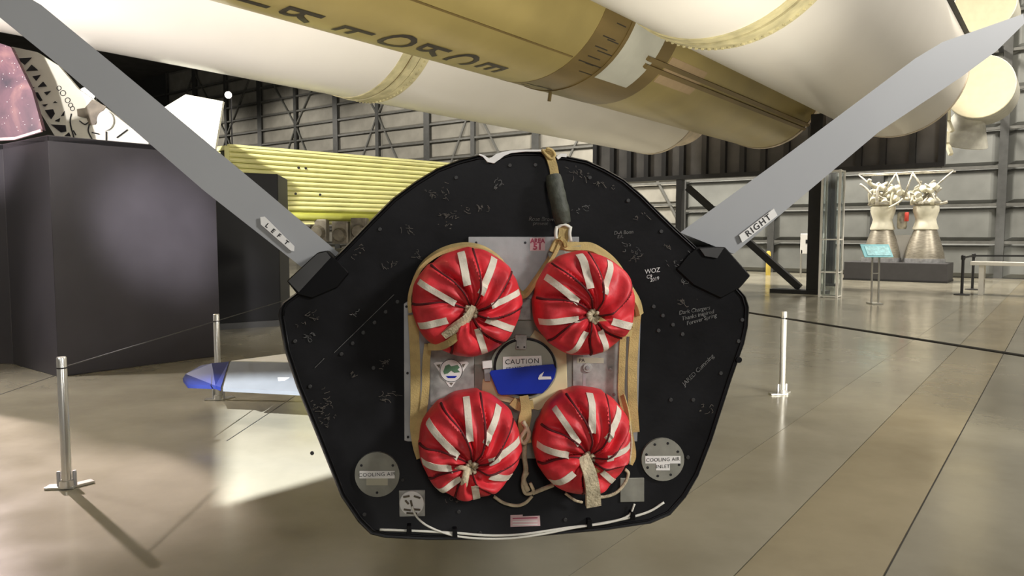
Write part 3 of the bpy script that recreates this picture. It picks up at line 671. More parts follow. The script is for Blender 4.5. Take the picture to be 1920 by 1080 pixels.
hstrap('side_strap', [(1168, 625), (1166, 680), (1165, 740), (1176, 790), (1186, 850), (1180, 870)], -.045, (1, 0, 0), .024, .008)
hstrap('centre_strap', [(982, 742), (986, 770), (982, 800), (988, 830)], [-.06, -.07, -.08, -.07], (1, 0, .1), [.030, .031, .032, .033, .034, .036, .038, .040, .042, .042, .042, .042, .040, .038, .036, .034, .032, .03, .03], .012)
hstrap('centre_strap', [(960, 752), (975, 762), (1000, 758)], -.055, (.2, 0, 1), .03, .01)
def hrope(pix, off, r=.007, name='cord'):
    offs = off if isinstance(off, list) else [off] * len(pix)
    bm = BM(); tube(bm, smooth_path([HB(x, y, o) for (x, y), o in zip(pix, offs)], 6), r, 8); return obj(name, bm, M_ROPE, har, True)
hrope([(980, 790), (992, 812), (984, 830), (976, 822), (990, 800)], -.10, .008)
hrope([(984, 828), (983, 855), (986, 880), (982, 900), (990, 920)], -.06, .009)
hrope([(990, 885), (980, 905), (985, 925), (1000, 922), (994, 905)], -.06, .006)
hrope([(926, 931), (945, 943), (968, 948), (985, 943), (998, 930)], -.04, .006)
hrope([(998, 925), (1015, 918), (1038, 909)], -.05, .008)
hrope([(1060, 925), (1078, 938), (1092, 942)], -.04, .005)
hrope([(1112, 928), (1130, 932), (1155, 924), (1172, 905), (1178, 888), (1172, 880)], -.035, .006)
hrope([(1181, 790), (1184, 830), (1180, 870)], -.05, .004)
# lifting strap over the top edge: tan hook, dark green sleeve, buckle
hstrap('top_strap', [(1022, 281), (1030, 292), (1037, 312), (1041, 336)], [-.01, -.02, -.03, -.04], (1, 0, .15), .030, .010)
bm = BM(); tube(bm, smooth_path([HB(x, y, -.03) for x, y in ((1016, 280), (1024, 290), (1034, 298), (1040, 290), (1034, 281), (1024, 279))], 5), .005, 7); obj('hook', bm, M_STRAP, har, True)
bm = BM(); sl = smooth_path([HB(x, y, o) for x, y, o in ((1037, 330, -.04), (1043, 360, -.055), (1050, 390, -.06), (1056, 418, -.055))], 5); tube(bm, sl, [.026, .028, .029, .03, .029, .03, .031, .03, .029, .03, .031, .031, .030, .029, .028, .027], 12); obj('sleeve', bm, M_SLEEVE, har, True, 60)
for k, (px, py) in enumerate(((1044, 438), (1070, 436))):
    bm = BM(); tube(bm, smooth_path([HB(px, 425, -.07), HB(px - 2, 438, -.075), HB(px, 452, -.07)], 4), .006, 8); obj('buckle_bar', bm, M_WIRE, har, True)
bm = BM(); tube(bm, smooth_path([HB(1044, 427, -.07), HB(1057, 421, -.075), HB(1070, 427, -.07)], 4), .0055, 8); obj('buckle_bar', bm, M_WIRE, har, True)
hstrap('top_strap', [(1057, 420), (1057, 436), (1054, 452), (1046, 466)], -.065, (1, 0, 0), .036, .008)
bm = BM(); ribbon(bm, [HB(1030, 482, -.062), HB(1058, 472, -.07), HB(1090, 468, -.065)], (.2, .3, 1), .028, .008); obj('green_strap', bm, M_OLIVE, har)

# ================================================================== the big rocket overhead
Z0 = 5.55
def seg(name, u0, prof, m, par, n=72):
    bm = BM(); lathe(bm, prof, (u0, 0, Z0), (0, 1, 0), n, (0, 0, 1)); return obj(name, bm, m, par, True, 30)
def segc(name, u0, prof, m, par, n=72):
    bm = BM(); lathe(bm, prof, (u0, 0, 5.45), (0, 1, 0), n, (0, 0, 1)); return obj(name, bm, m, par, True, 30)
rk = thing('rocket_core', 'bronze painted rocket core with stacked black lettering hung between white boosters', 'rocket', (0, 0, 0), HROT)
UC = -6.85; RC = 1.525; ZC0 = 5.45
segc('core_barrel', UC, [(-13, RC), (9.55, RC)], M_GOLD, rk)
segc('core_joint', UC, [(9.55, RC + .004), (10.35, RC + .004)], M_GOLD2, rk)
segc('core_ring', UC, [(10.35, RC + .018), (10.45, RC + .018)], M_GOLD2, rk)
segc('silver_band', UC, [(10.45, RC + .003), (11.55, RC + .003)], M_SILVER, rk)
segc('core_joint', UC, [(11.55, RC + .005), (12.0, RC + .005)], M_GOLD2, rk)
segc('core_barrel', UC, [(12.0, RC), (20.6, RC)], M_GOLD, rk)
segc('end_rim', UC, [(20.6, RC + .02), (20.75, RC + .02), (20.75, RC - .12)], M_SKIRT, rk)
def curved(name, u0, R, a0, a1, t0, t1, m, par, th=.01, na=10, zc=None):
    zc = Z0 if zc is None else zc
    bm = BM(); rows = []
    for rr in (R, R + th):
        rows.append([[bm.verts.new((u0 + rr * math.cos(a0 + (a1 - a0) * i / na), t, zc + rr * math.sin(a0 + (a1 - a0) * i / na))) for i in range(na + 1)] for t in (t0, t1)])
    (a, b), (c, d) = rows
    for i in range(na):
        bm.faces.new((c[i], c[i + 1], d[i + 1], d[i])); bm.faces.new((a[i], a[i + 1], b[i + 1], b[i]))
        bm.faces.new((a[i], a[i + 1], c[i + 1], c[i])); bm.faces.new((b[i], b[i + 1], d[i + 1], d[i]))
    bm.faces.new((a[0], b[0], d[0], c[0])); bm.faces.new((a[na], b[na], d[na], c[na]))
    return obj(name, bm, m, par, True, 30)
def curved_c(*a): return curved(*a, zc=ZC0) if len(a) < 11 else curved(*a[:11], zc=ZC0)
aA, tA = cyl_hit(1180, 80, UC, ZC0, RC); aB, tB = cyl_hit(1225, 140, UC, ZC0, RC)
aT, _ = cyl_hit(1190, 75, UC, ZC0, RC); aM, _ = cyl_hit(1150, 125, UC, ZC0, RC)
curved_c('tan_patch', UC, RC, aM, aT, 12.05, 13.6, M_TANP, rk, .008)
aS, _ = cyl_hit(1085, 135, UC, ZC0, RC)
curved_c('lower_joint', UC, RC, aS - 1.0, aS, 10.46, 11.55, M_GOLD2, rk, .009)
for (p, q) in (((1205, 118), (1485, 212)), ((1200, 130), (1480, 222))):
    a0, t0 = cyl_hit(*p, UC, ZC0, RC); a1, t1 = cyl_hit(*q, UC, ZC0, RC); a = (a0 + a1) / 2
    curved_c('raceway', UC, RC, a - .025, a + .025, t0, 20.7, M_GOLD2, rk, .06, 3)
aj, _ = cyl_hit(930, 55, UC, ZC0, RC); curved_c('seam', UC, RC, aj - .008, aj + .008, -5, 9.5, M_GOLD2, rk, .012, 2)
for k in range(14):      # streaks of worn paint on the joint
    a = aM - .9 + random.random() * 1.5; t0 = 9.6 + random.random() * .4; curved_c('streak', UC, RC + .004, a - .006, a + .006, t0, t0 + random.uniform(.2, .5), M_LETTER, rk, .003, 2)
am, tm = cyl_hit(1032, 172, UC, ZC0, RC)
bm = BM(); tube(bm, [(UC + RC * math.cos(am), tm, ZC0 + RC * math.sin(am)), (UC + (RC + .16) * math.cos(am), tm, ZC0 + (RC + .16) * math.sin(am))], .03, 8); obj('drain_pipe', bm, M_GOLD2, rk)
# stacked lettering: top of each letter towards the nose (-t), reading side up round the barrel
def core_letter(ch, px, py, size):
    a0, t0 = cyl_hit(px, py, UC, ZC0, RC); R2 = RC + .006
    bm = text_mesh(ch, size, lambda x, y: Vector((UC + R2 * math.cos(a0 - x / R2), t0 - y, ZC0 + R2 * math.sin(a0 - x / R2))), 1, 0, .008)
    bmesh.ops.subdivide_edges(bm, edges=bm.edges[:], cuts=1)
    for v in bm.verts:
        p = Vector((v.co.x - UC, 0, v.co.z - ZC0)); p = p.normalized() * R2; v.co.x = UC + p.x; v.co.z = ZC0 + p.z
    obj('letter', bm, M_LETTER, rk)
for ch, px, py in (('I', 470, 7), ('R', 564, 32), ('F', 668, 63), ('O', 748, 82), ('R', 812, 98), ('C', 872, 115), ('E', 925, 130)): core_letter(ch, px, py - 3, .68)
# engine end of the core
segc('aft_dome', UC, [(20.3, RC - .15), (20.7, 1.1), (20.95, .4)], M_GOLD2, rk, 40)
for du in (-.75, .75):
    bm = BM(); lathe(bm, [(20.6, .22), (21.0, .2), (21.3, .32), (22.0, .55), (22.4, .62)], (UC + du, 0, ZC0), (0, 1, 0), 28); obj('engine_bell', bm, M_BELL, rk, True, 40)
u1, z1 = HT(1490, 215, 20.7)
for du, dz in ((0, 0), (.18, -.12), (.36, .05)):
    bm = BM(); box(bm, (u1 + du, 20.85, z1 + dz), (.14, .5, .16), None, .01); bar(bm, (u1 + du, 20.8, z1 + dz), (u1 + du + .35, 21.1, z1 + dz + .2), .06, .06); obj('aft_bracket', bm, M_SILVER, rk)
bm = BM(); tube(bm, [(u1 - .02, 20.6, z1), (u1 + .2, 21.1, z1 - .08)], .06, 8); obj('aft_pipe', bm, M_SILVER, rk)

RS = 1.6
def booster(u0, label):
    r = thing('solid_rocket_booster', label, 'rocket booster', (0, 0, 0), HROT, 'white boosters on both sides of the bronze core')
    seg('motor_case', u0, [(-13, RS), (8.85, RS)], M_SRB, r); seg('motor_case', u0, [(9.45, RS), (20.35, RS)], M_SRB, r)
    seg('joint_band', u0, [(8.85, RS + .02), (9.03, RS + .02)], M_BAND, r); seg('joint_band', u0, [(9.06, RS + .035), (9.22, RS + .035)], M_BAND, r); seg('joint_band', u0, [(9.25, RS + .02), (9.45, RS + .02)], M_BAND, r)
    seg('band_groove', u0, [(9.02, RS + .01), (9.26, RS + .01)], M_GOLD2, r)
    for k in range(60):
        a = PI + PI * 1.05 * k / 60
        bm = BM(); box(bm, (u0 + (RS + .026) * math.cos(a), 9.36, Z0 + (RS + .026) * math.sin(a)), (.03, .03, .03)); obj('band_pin', bm, M_BAND, r)
    seg('aft_ring', u0, [(20.35, RS + .012), (20.5, RS + .012)], M_SKIRT, r)
    seg('nozzle_skirt', u0, [(20.5, RS - .1), (21.0, 1.25), (21.6, 1.0), (22.3, 1.2)], M_SKIRT, r)
    return r
booster(-10.1, 'white solid rocket booster hanging lower left in the picture, beyond the bronze core')
sr = booster(-3.6, 'white solid rocket booster at upper right, nearest to us above the right fin')
# raceway on the right hand side of the near booster
a = math.radians(25)
for dz, wd, m in ((0, .05, M_STEELB), (.09, .05, M_BAND), (.2, .11, M_SRB)): curved('raceway', -3.6, RS, a + dz - wd, a + dz + wd, 2, 20.3, m, sr, .10, 3)

# ================================================================== steel gantry behind the rocket
TG = 23.6
ga = thing('steel_gantry', 'black steel gantry with dark infill panels under the end of the rocket', 'gantry', H(-8, TG, 0), HROT)
def GL(u, dt, z): return Vector((u + 8, dt, z))
ul, zl = HT(1118, 334, TG); ur, zr = HT(1765, 334, TG); zt = 6.2
mull = [HT(px, 320, TG)[0] for px in (1118, 1150, 1182, 1214, 1247, 1280, 1322, 1357, 1393, 1432, 1475, 1520, 1565, 1610, 1655, 1710, 1765)]
zb = HT(1300, 332, TG)[1]
for a, b in zip(mull, mull[1:]):
    bm = BM(); box(bm, GL((a + b) / 2, .1, (zb + zt) / 2), (b - a - .14, .05, zt - zb), None, .01); obj('infill_panel', bm, M_GPANEL, ga)
for u in mull:
    bm = BM(); box(bm, GL(u, 0, (zb + zt) / 2), (.16, .25, zt - zb + .1)); obj('mullion', bm, M_STEELB, ga)
for z in (zb, zt):
    bm = BM(); box(bm, GL((mull[0] + mull[-1]) / 2, 0, z), (mull[-1] - mull[0], .3, .14)); obj('beam', bm, M_STEELB, ga)
for px in (1275, 1560):
    u = HT(px, 400, TG)[0]; bm = BM(); box(bm, GL(u, 0, zb / 2), (.2, .25, zb)); box(bm, GL(u, 0, .03), (.5, .5, .06)); obj('leg', bm, M_STEELB, ga)

# black column with slanted brace in front of it
p0 = G(1525, 551); cc = thing('support_column', 'black steel column with slanted brace beside the glass display case', 'column', p0, HROT)
bm = BM(); box(bm, (0, 0, 2.3), (.3, .3, 4.6), None, .01); obj('post', bm, M_STEELB, cc)
bm = BM(); box(bm, (-.35, 0, .05), (1.4, .5, .10)); obj('foot_plate', bm, M_STEELB, cc)
pb = at(1290, 352, p0.y + 2.2) - p0; R_ = Matrix.Rotation(-HROT, 3, 'Z'); pb = R_ @ pb
bm = BM(); bar(bm, (-.35, 0, .15), pb, .17, .17); obj('brace', bm, M_STEELB, cc)

# ================================================================== twin engine exhibit
pl_a, pl_b = G(1580, 525), G(1776, 531)
pc = (pl_a + pl_b) / 2; wl = (pl_b - pl_a).length
pc = pc + H(0, .75, 0) - H(0, 0, 0)
pln = thing('display_plinth', 'low dark grey plinth under the twin rocket engine', 'plinth', pc, HROT)
bm = BM(); box(bm, (0, 0, .31), (wl, 1.5, .62), None, .02); obj('body', bm, M_PLINTH, pln)
bm = BM(); box(bm, (0, 0, .03), (wl + .03, 1.53, .06)); obj('kick_board', bm, M_STEELB, pln)
eng = thing('rocket_engine', 'twin chamber rocket engine with two metal bells on dark plinth', 'rocket engine', pc + Vector((0, 0, .62)), HROT)
ex = []
for px in (1648, 1738):
    q = at(px, 480, pc.y); q = R_ @ (q - pc); ex.append(q.x)
for i, x in enumerate(ex):
    bm = BM(); prof = [(0, .60), (.12, .595), (.16, .585)]
    for k in range(9): prof.append((.16 + .95 * k / 8, .585 - .265 * (k / 8) ** 1.25 + (.006 if k % 2 else 0)))
    lathe(bm, prof, (x, 0, 0), (0, 0, 1), 32); obj('bell_nozzle', bm, M_BELL, eng, True, 40)
    bm = BM(); lathe(bm, [(0, .61), (.14, .61)], (x, 0, 0), (0, 0, 1), 32); obj('nozzle_rim', bm, M_ALU, eng, True, 40)
    bm = BM(); lathe(bm, [(1.08, .37), (1.12, .38), (1.3, .32), (1.42, .30), (1.55, .34), (1.68, .38), (1.84, .38), (1.88, .3)], (x, 0, 0), (0, 0, 1), 28); obj('thrust_chamber', bm, M_ENGW, eng, True, 40)
    bm = BM(); lathe(bm, [(1.86, .30), (1.92, .42), (1.99, .42), (2.05, .25), (2.2, .18)], (x, 0, 0), (0, 0, 1), 24); obj('injector_dome', bm, M_PIPE, eng, True, 40)
    for k in range(7):
        a = 2 * PI * k / 7 + i; rr = .46
        p1 = Vector((x + rr * math.cos(a), rr * math.sin(a), 1.9)); p2 = Vector((x + .2 * math.cos(a + 1), .2 * math.sin(a + 1), 2.45 + .1 * (k % 3)))
        bm = BM(); tube(bm, smooth_path([p1, (p1 + p2) / 2 + Vector((random.uniform(-.2, .2), random.uniform(-.2, .2), .15)), p2], 5), .035 + .02 * (k % 2), 7); obj('feed_pipe', bm, M_PIPE if k % 3 else M_ENGW, eng, True)
xm = (ex[0] + ex[1]) / 2
for k in range(38):
    a = Vector((xm + random.uniform(-.95, .95), random.uniform(-.5, .3), random.uniform(1.85, 2.55))); b = a + Vector((random.uniform(-.4, .4), random.uniform(-.2, .2), random.uniform(-.3, .4)))
    bm = BM(); tube(bm, smooth_path([a, (a + b) / 2 + Vector((random.uniform(-.15, .15), 0, random.uniform(-.15, .15))), b], 5), random.uniform(.025, .06), 7); obj('feed_pipe', bm, random.choice([M_PIPE, M_ENGW, M_ENGW]), eng, True)
for k in range(14):
    bm = BM(); c_ = Vector((xm + random.uniform(-.9, .9), -.3, random.uniform(1.9, 2.5))); lathe(bm, [(-.1, .05), (-.08, .1), (.08, .1), (.1, .05)], c_, (random.uniform(-1, 1), random.uniform(-1, 1), .4), 14); obj('valve_body', bm, M_ENGW, eng, True, 40)
bm = BM(); lathe(bm, [(0, .12), (.06, .15), (.5, .15), (.56, .1)], (xm - .05, 0, 1.1), (0, 0, 1), 16); obj('gas_generator', bm, M_PIPE, eng, True, 40)
bm = BM(); lathe(bm, [(0, .05), (.02, .065), (.28, .065), (.3, .05)], (xm + .12, -.25, 1.35), (0, 0, 1), 12); obj('red_tag', bm, M_REDTAG, eng, True, 40)
bm = BM(); box(bm, (xm, .1, .45), (.5, .1, .9), None, .01); obj('info_card', bm, M_LABEL, eng)
zt_ = 2.95
for a, b in (((ex[0] - .75, zt_), (ex[1] + .75, zt_)), ((ex[0] - .75, zt_), (ex[0], 2.2)), ((ex[0] + .4, zt_), (ex[0], 2.2)), ((ex[1] - .4, zt_), (ex[1], 2.2)), ((ex[1] + .75, zt_), (ex[1], 2.2)), ((ex[0] + .4, zt_), (xm, 2.1)), ((ex[1] - .4, zt_), (xm, 2.1))):
    bm = BM(); tube(bm, [(a[0], -.2, a[1]), (b[0], -.2, b[1])], .03, 7); obj('frame_tube', bm, M_PIPE, eng, True)
    if a[1] == b[1]:
        bm = BM(); tube(bm, [(a[0], .4, a[1]), (b[0], .4, b[1])], .03, 7); obj('frame_tube', bm, M_PIPE, eng, True)

# glass display case with thin metal posts
gp = G(1556, 557); gc = thing('glass_display_case', 'tall narrow glass case with slim pale metal posts', 'display case', gp, HROT)
hw = .20; hh = 3.1
for x, y in ((-hw, -hw), (hw, -hw), (-hw, hw), (hw, hw)):
    bm = BM(); box(bm, (x, y, hh / 2), (.05, .05, hh)); obj('post', bm, M_BENCH, gc)
for z in (.03, .62, 1.42, hh - .02):
    for (a, b) in (((-hw, -hw), (hw, -hw)), ((hw, -hw), (hw, hw)), ((hw, hw), (-hw, hw)), ((-hw, hw), (-hw, -hw))):
        bm = BM(); bar(bm, (*a, z), (*b, z), .03, .03); obj('rail', bm, M_BENCH, gc)
for (x, y, sx, sy) in ((0, -hw, 2 * hw - .05, .008), (0, hw, 2 * hw - .05, .008), (-hw, 0, .008, 2 * hw - .05), (hw, 0, .008, 2 * hw - .05)):
    bm = BM(); box(bm, (x, y, hh / 2), (sx, sy, hh - .1)); obj('glass_pane', bm, M_GLASS, gc)

# cyan information lectern
sp0 = G(1640, 570); sg = thing('information_stand', 'pale cyan information panel on two thin legs before the engines', 'sign', sp0, 0)
k = sp0.y / F
for dx in (-6.5, 6.5):
    bm = BM(); bar(bm, (dx * k, 0, 0), (dx * k, .02, 1.12), .03, .03); obj('leg', bm, M_STEELP, sg)
bm = BM(); box(bm, (0, 0, .68), (13 * k, .02, .025)); obj('crossbar', bm, M_STEELP, sg)
bm = BM(); box(bm, (0, 0, .015), (20 * k, .3, .03), None, .005); obj('foot', bm, M_STEELP, sg)
rt = Matrix.Rotation(math.radians(-40), 3, 'X')
bm = BM(); box(bm, (0, 0, 1.18), (54 * k, .02, .36), rt, .005); obj('panel', bm, M_CYAN, sg)
bm = BM(); box(bm, (.02, -.02, 1.18), (44 * k, .008, .26), rt); obj('panel_print', bm, mat('cyan_print', (.36, .70, .76), .5, var=.25, scale=14), sg)

# white board on legs near the wall and a small yellow post
ib = G(1530, 519); o = thing('notice_board', 'white notice board on thin legs behind the black column', 'sign', ib, 0); k = ib.y / F
bm = BM(); box(bm, (0, 0, 62 * k), (62 * k, .05, 38 * k), None, .02); obj('board', bm, M_LABEL, o)
bm = BM(); box(bm, (-18 * k, -.03, 66 * k), (8 * k, .01, 7 * k)); obj('board_print', bm, M_INK, o)
for dx in (-29, 29):
    bm = BM(); bar(bm, (dx * k, 0, 0), (dx * k, 0, 50 * k), .05, .05); obj('leg', bm, M_STEELP, o)
yp = G(1440, 516); o = thing('safety_post', 'small yellow safety post by the back wall', 'post', yp)
bm = BM(); lathe(bm, [(0, .09), (.02, .09), (.85, .09), (.92, .05)], (0, 0, 0), (0, 0, 1), 14); obj('post_body', bm, M_YPOST, o, True, 40)

# white bench
bp_ = G(1838, 553); bn = thing('white_table', 'long white table at the right edge behind a black barrier', 'table', bp_, HROT); 
bm = BM(); box(bm, (1.3, .25, .80), (3.1, .6, .09), None, .01); obj('table_top', bm, M_BENCH, bn)
for x in (0, 2.4):
    for y in (.05, .45):
        bm = BM(); bar(bm, (x, y, 0), (x, y, .76), .11, .09); obj('leg', bm, M_BENCH, bn)
bm = BM(); bar(bm, (0, .25, .4), (2.4, .25, .4), .04, .04); obj('stretcher', bm, M_BENCH, bn)
# belt barrier posts
bpts = []
for px, pyb, lab in ((1803, 553, 'black belt barrier post nearest us, left of the white table'), (1838, 546, 'black belt barrier post standing just behind the white table leg')):
    q = G(px, pyb); bpts.append(q)
    if px == 1838: q = q + Vector((.12, .55, 0)); bpts[-1] = q
    o = thing('barrier_post', lab, 'barrier post', q, 0, 'black belt barrier posts')
    bm = BM(); lathe(bm, [(0, .18), (.02, .18), (.035, .05)], (0, 0, 0), (0, 0, 1), 20); obj('foot', bm, M_STEELB, o, True, 40)
    bm = BM(); lathe(bm, [(.02, .035), (.90, .035), (.90, .05), (1.0, .05), (1.02, .03)], (0, 0, 0), (0, 0, 1), 16); obj('pole', bm, M_STEELB, o, True, 40)
bl = BM(); ribbon(bl, [bpts[0] + Vector((0, 0, .95)), bpts[1] + Vector((0, 0, .95)), bpts[1] + Vector((4, -.6, .95))], (0, 0, 1), .05, .008)
tag(obj('barrier_belt', bl, M_STEELB), 'black belt strung between barrier posts at right edge', 'belt')

# cream drums hung high on the right
def drum(px, py, t, rpx, ln, label, bell):
    u, z = HT(px, py, t); P_ = H(u, t, z); R = rpx * P_.y / F
    o = thing('hanging_tank', label, 'tank', H(u, t, z), HROT, 'cream faced tanks hung high on the right')
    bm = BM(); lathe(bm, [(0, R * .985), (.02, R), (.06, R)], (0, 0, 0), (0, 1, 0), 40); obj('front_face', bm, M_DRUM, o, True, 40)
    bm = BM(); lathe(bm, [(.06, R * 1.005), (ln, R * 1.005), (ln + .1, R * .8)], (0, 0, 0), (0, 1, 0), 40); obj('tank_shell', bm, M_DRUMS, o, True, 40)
    bm = BM(); bar(bm, (0, ln, 0), (0, 30.4 - t, 0), .12, .12); obj('wall_arm', bm, M_STEELB, o)
    if bell:
        bm = BM(); lathe(bm, [(0, R * .35), (.5, R * .6), (1.0, R * .82), (1.02, R * .78)], (-.25, ln * .5, -R * .55), (-.25, .25, -1), 32); obj('bell_nozzle', bm, M_DRUMS, o, True, 40)
        bm = BM()
        for k in range(5): bar(bm, (-R * .9, .3 + .05 * k, -R * (.2 + .38 * k)), (-R * .75 - .1 * (k % 2), .3, -R * (.58 + .38 * k)), .10, .10)
        obj('strut_chain', bm, M_DRUM, o)
    return o
drum(1836, 162, 24, 57, 1.7, 'round tank with bright cream face below the tip of the right fin', True)
drum(1846, 8, 24, 50, 1.7, 'round tank with cream face at the top edge above the right fin', False)

# ================================================================== left side exhibits
PA, PB, PC_ = G(110, 707), G(414, 667), G(25, 683)
ew = thing('exhibit_wall', 'dark purple black exhibit wall with angled faces at left', 'exhibit wall', PA, 0)
def EL(p): return Vector((p.x - PA.x, p.y - PA.y, 0))
back = [PB + Vector((-.9, 1.4, 0)), Vector((-8.5, 12, 0)), Vector((-9.5, 9.2, 0))]
PD = Vector((-7.2, 9.1, 0))
HE = 2.6
def wallpanel(a, b, name, m):
    a, b = EL(a), EL(b); n = Vector((-(b - a).y, (b - a).x, 0)).normalized() * .05
    bm = BM(); prism(bm, [a, b, b + Vector((0, 0, HE)), a + Vector((0, 0, HE))], n); bmesh.ops.bevel(bm, geom=list(bm.edges), offset=.006, segments=1, affect='EDGES'); return obj(name, bm, m, ew)
wallpanel(PA, PB, 'wall_panel', M_DWALL); wallpanel(PC_, PA, 'wall_panel', M_DWALL); wallpanel(PD, PC_, 'wall_panel', M_DWALL); wallpanel(PB, back[0], 'wall_panel', M_DWALL2); wallpanel(back[2], PD, 'wall_panel', M_DWALL); wallpanel(back[0], back[1], 'wall_panel', M_DWALL2)
bm = BM(); prism(bm, [EL(p) + Vector((0, 0, HE - .06)) for p in (PA, PB, back[0], back[1], back[2], PD, PC_)], (0, 0, .05)); obj('roof_board', bm, M_DWALL2, ew)
q0, q1 = G(405, 619), G(527, 611)
bx_ = thing('exhibit_cabinet', 'tall plain black exhibit cabinet behind the left fin', 'cabinet', q0, 0)
d_ = q1 - q0
bm = BM(); prism(bm, [Vector((0, 0, 0)), d_, d_ + Vector((-.2, 1.2, 0)), Vector((-.2, 1.2, 0))], (0, 0, 2.55)); bmesh.ops.bevel(bm, geom=list(bm.edges), offset=.01, segments=1, affect='EDGES'); obj('body', bm, M_DWALL2, bx_)
bm = BM(); prism(bm, [Vector((.01, -.01, 0)), d_ + Vector((-.01, -.01, 0)), d_ + Vector((-.01, .03, 0)), Vector((.01, .03, 0))], (0, 0, .1)); obj('plinth', bm, M_STEELB, bx_)
# galaxy banner on top of the exhibit wall
gx = thing('galaxy_panel', 'purple pink galaxy photo panel above the dark exhibit wall', 'panel', at(20, 262, 9.0), 0); g0 = at(20, 262, 9.0)
poly = [(-160, 60), (-60, 60), (20, 88), (60, 170), (80, 244), (30, 259), (-60, 264), (-160, 264)]
bm = BM(); prism(bm, [at(x, y, 9.0) - g0 for x, y in poly], (0, .06, 0)); obj('print', bm, M_GALAXY, gx)
bm = BM(); tube(bm, [at(x, y, 9.0) - g0 + Vector((0, -.01, 0)) for x, y in ((-160, 264), (-60, 264), (30, 260), (79, 245))], .02, 6); obj('edge_trim', bm, M_PINK, gx)

# white artwork panel (truss and astronaut) standing on the exhibit wall
DA = 9.7; a0 = at(190, 264, DA); ar = thing('artwork_panel', 'white cutout artwork with black triangles standing on the dark exhibit wall', 'panel', a0, 0)
def AP(x, y, d=0.0): return at(x / 3, y / 3, DA) - a0 + Vector((0, d, 0))
bm = BM(); prism(bm, [AP(*p) for p in ((65, 262), (205, 292), (330, 370), (440, 500), (600, 610), (840, 800), (820, 835), (330, 800), (45, 338))], (0, .05, 0)); obj('board', bm, M_CBOARD, ar)
for tri in ([(95, 330), (180, 325), (140, 365)], [(150, 400), (180, 365), (215, 395)], [(185, 430), (230, 422), (205, 455)], [(215, 490), (245, 460), (265, 485)], [(250, 520), (288, 512), (265, 535)], [(190, 520), (215, 520), (240, 565), (228, 570)],
            [(255, 620), (300, 615), (310, 640), (290, 670)], [(310, 680), (340, 665), (335, 685)], [(345, 655), (365, 625), (362, 650)], [(290, 700), (370, 705), (375, 740), (345, 745)], [(365, 765), (390, 745), (400, 768)], [(165, 460), (175, 480), (168, 490)],
            [(240, 590), (270, 585), (255, 600)], [(130, 425), (150, 430), (145, 442)], [(175, 495), (195, 490), (185, 502)], [(300, 580), (325, 578), (312, 570)]):
    bm = BM(); prism(bm, [AP(x, y, -.012) for x, y in tri], (0, .01, 0)); obj('black_triangle', bm, M_INK, ar)
bm = BM(); prism(bm, [AP(x, y, -.012) for x, y in ((435, 615), (480, 608), (520, 560), (600, 600), (560, 650), (540, 700), (505, 705), (490, 665), (440, 655))], (0, .01, 0)); obj('brown_shape', bm, M_MACH, ar)
bm = BM(); prism(bm, [AP(598 + 46 * math.cos(a), 680 + 55 * math.sin(a), -.03) for a in [2 * PI * k / 24 for k in range(24)]], (0, .02, 0)); obj('helmet', bm, M_LABEL, ar)
for (x, y, r) in ((335, 497, 12), (357, 525, 15), (383, 565, 14), (400, 593, 12), (410, 612, 12)):
    bm = BM(); tube(bm, [AP(x + r * math.cos(2 * PI * k / 16), y + r * math.sin(2 * PI * k / 16), -.012) for k in range(17)], .004, 5); obj('ring_line', bm, M_INK, ar)
for ln in ([(405, 640), (398, 690), (420, 780)], [(505, 700), (500, 740), (525, 790)], [(600, 740), (600, 790)], [(450, 680), (480, 700), (500, 690)], [(520, 745), (560, 755)], [(660, 775), (720, 730)], [(415, 735), (430, 760)]):
    bm = BM(); tube(bm, smooth_path([AP(x, y, -.012) for x, y in ln], 4), .008, 5); obj('drawn_line', bm, M_INK, ar)
# lamps
for px, py, d in ((163, 177, 10.3), (428, 178, 21.0)):
    p = at(px, py, d); o = thing('spot_lamp', 'small lit spot lamp head ' + ('beside the white artwork panel' if px < 200 else 'above the yellow ribbed panel'), 'lamp', p)
    bm = BM(); r_ = .10; lathe(bm, [(0, r_), (.22, r_ * .8), (.26, r_ * .4)], (0, 0, 0), (-.3, 1, .3), 16); obj('lamp_housing', bm, M_STEELB, o, True, 40)
    bm = BM(); lathe(bm, [(-.012, r_ * .9), (-.002, r_ * .95)], (0, 0, 0), (-.3, 1, .3), 16); obj('lamp_lens', bm, mat('lamp_glow', (1, .95, .85), .5, emit=6), o)
    bm = BM(); bar(bm, (0, .2, .05), (0, .2, (2.62 if px < 200 else 0) - p.z), .03, .03); obj('lamp_stem', bm, M_STEELB, o)
# cream board
cb0 = at(360, 270, 14.0); cb = thing('cream_board', 'plain cream angular panel behind the left fin', 'panel', Vector((cb0.x, cb0.y, 0)), 0)
bm = BM(); prism(bm, [at(x, y, 14.0) - Vector((cb0.x, cb0.y, 0)) for x, y in ((300, 206), (348, 177), (418, 190), (403, 280), (310, 300))], (0, .08, 0)); obj('board', bm, M_CBOARD, cb)
bm = BM(); bar(bm, (-.1, .15, 0), (-.1, .15, 3.9), .1, .1); box(bm, (-.1, .15, .03), (.7, .5, .06)); obj('stand', bm, M_STEELB, cb)

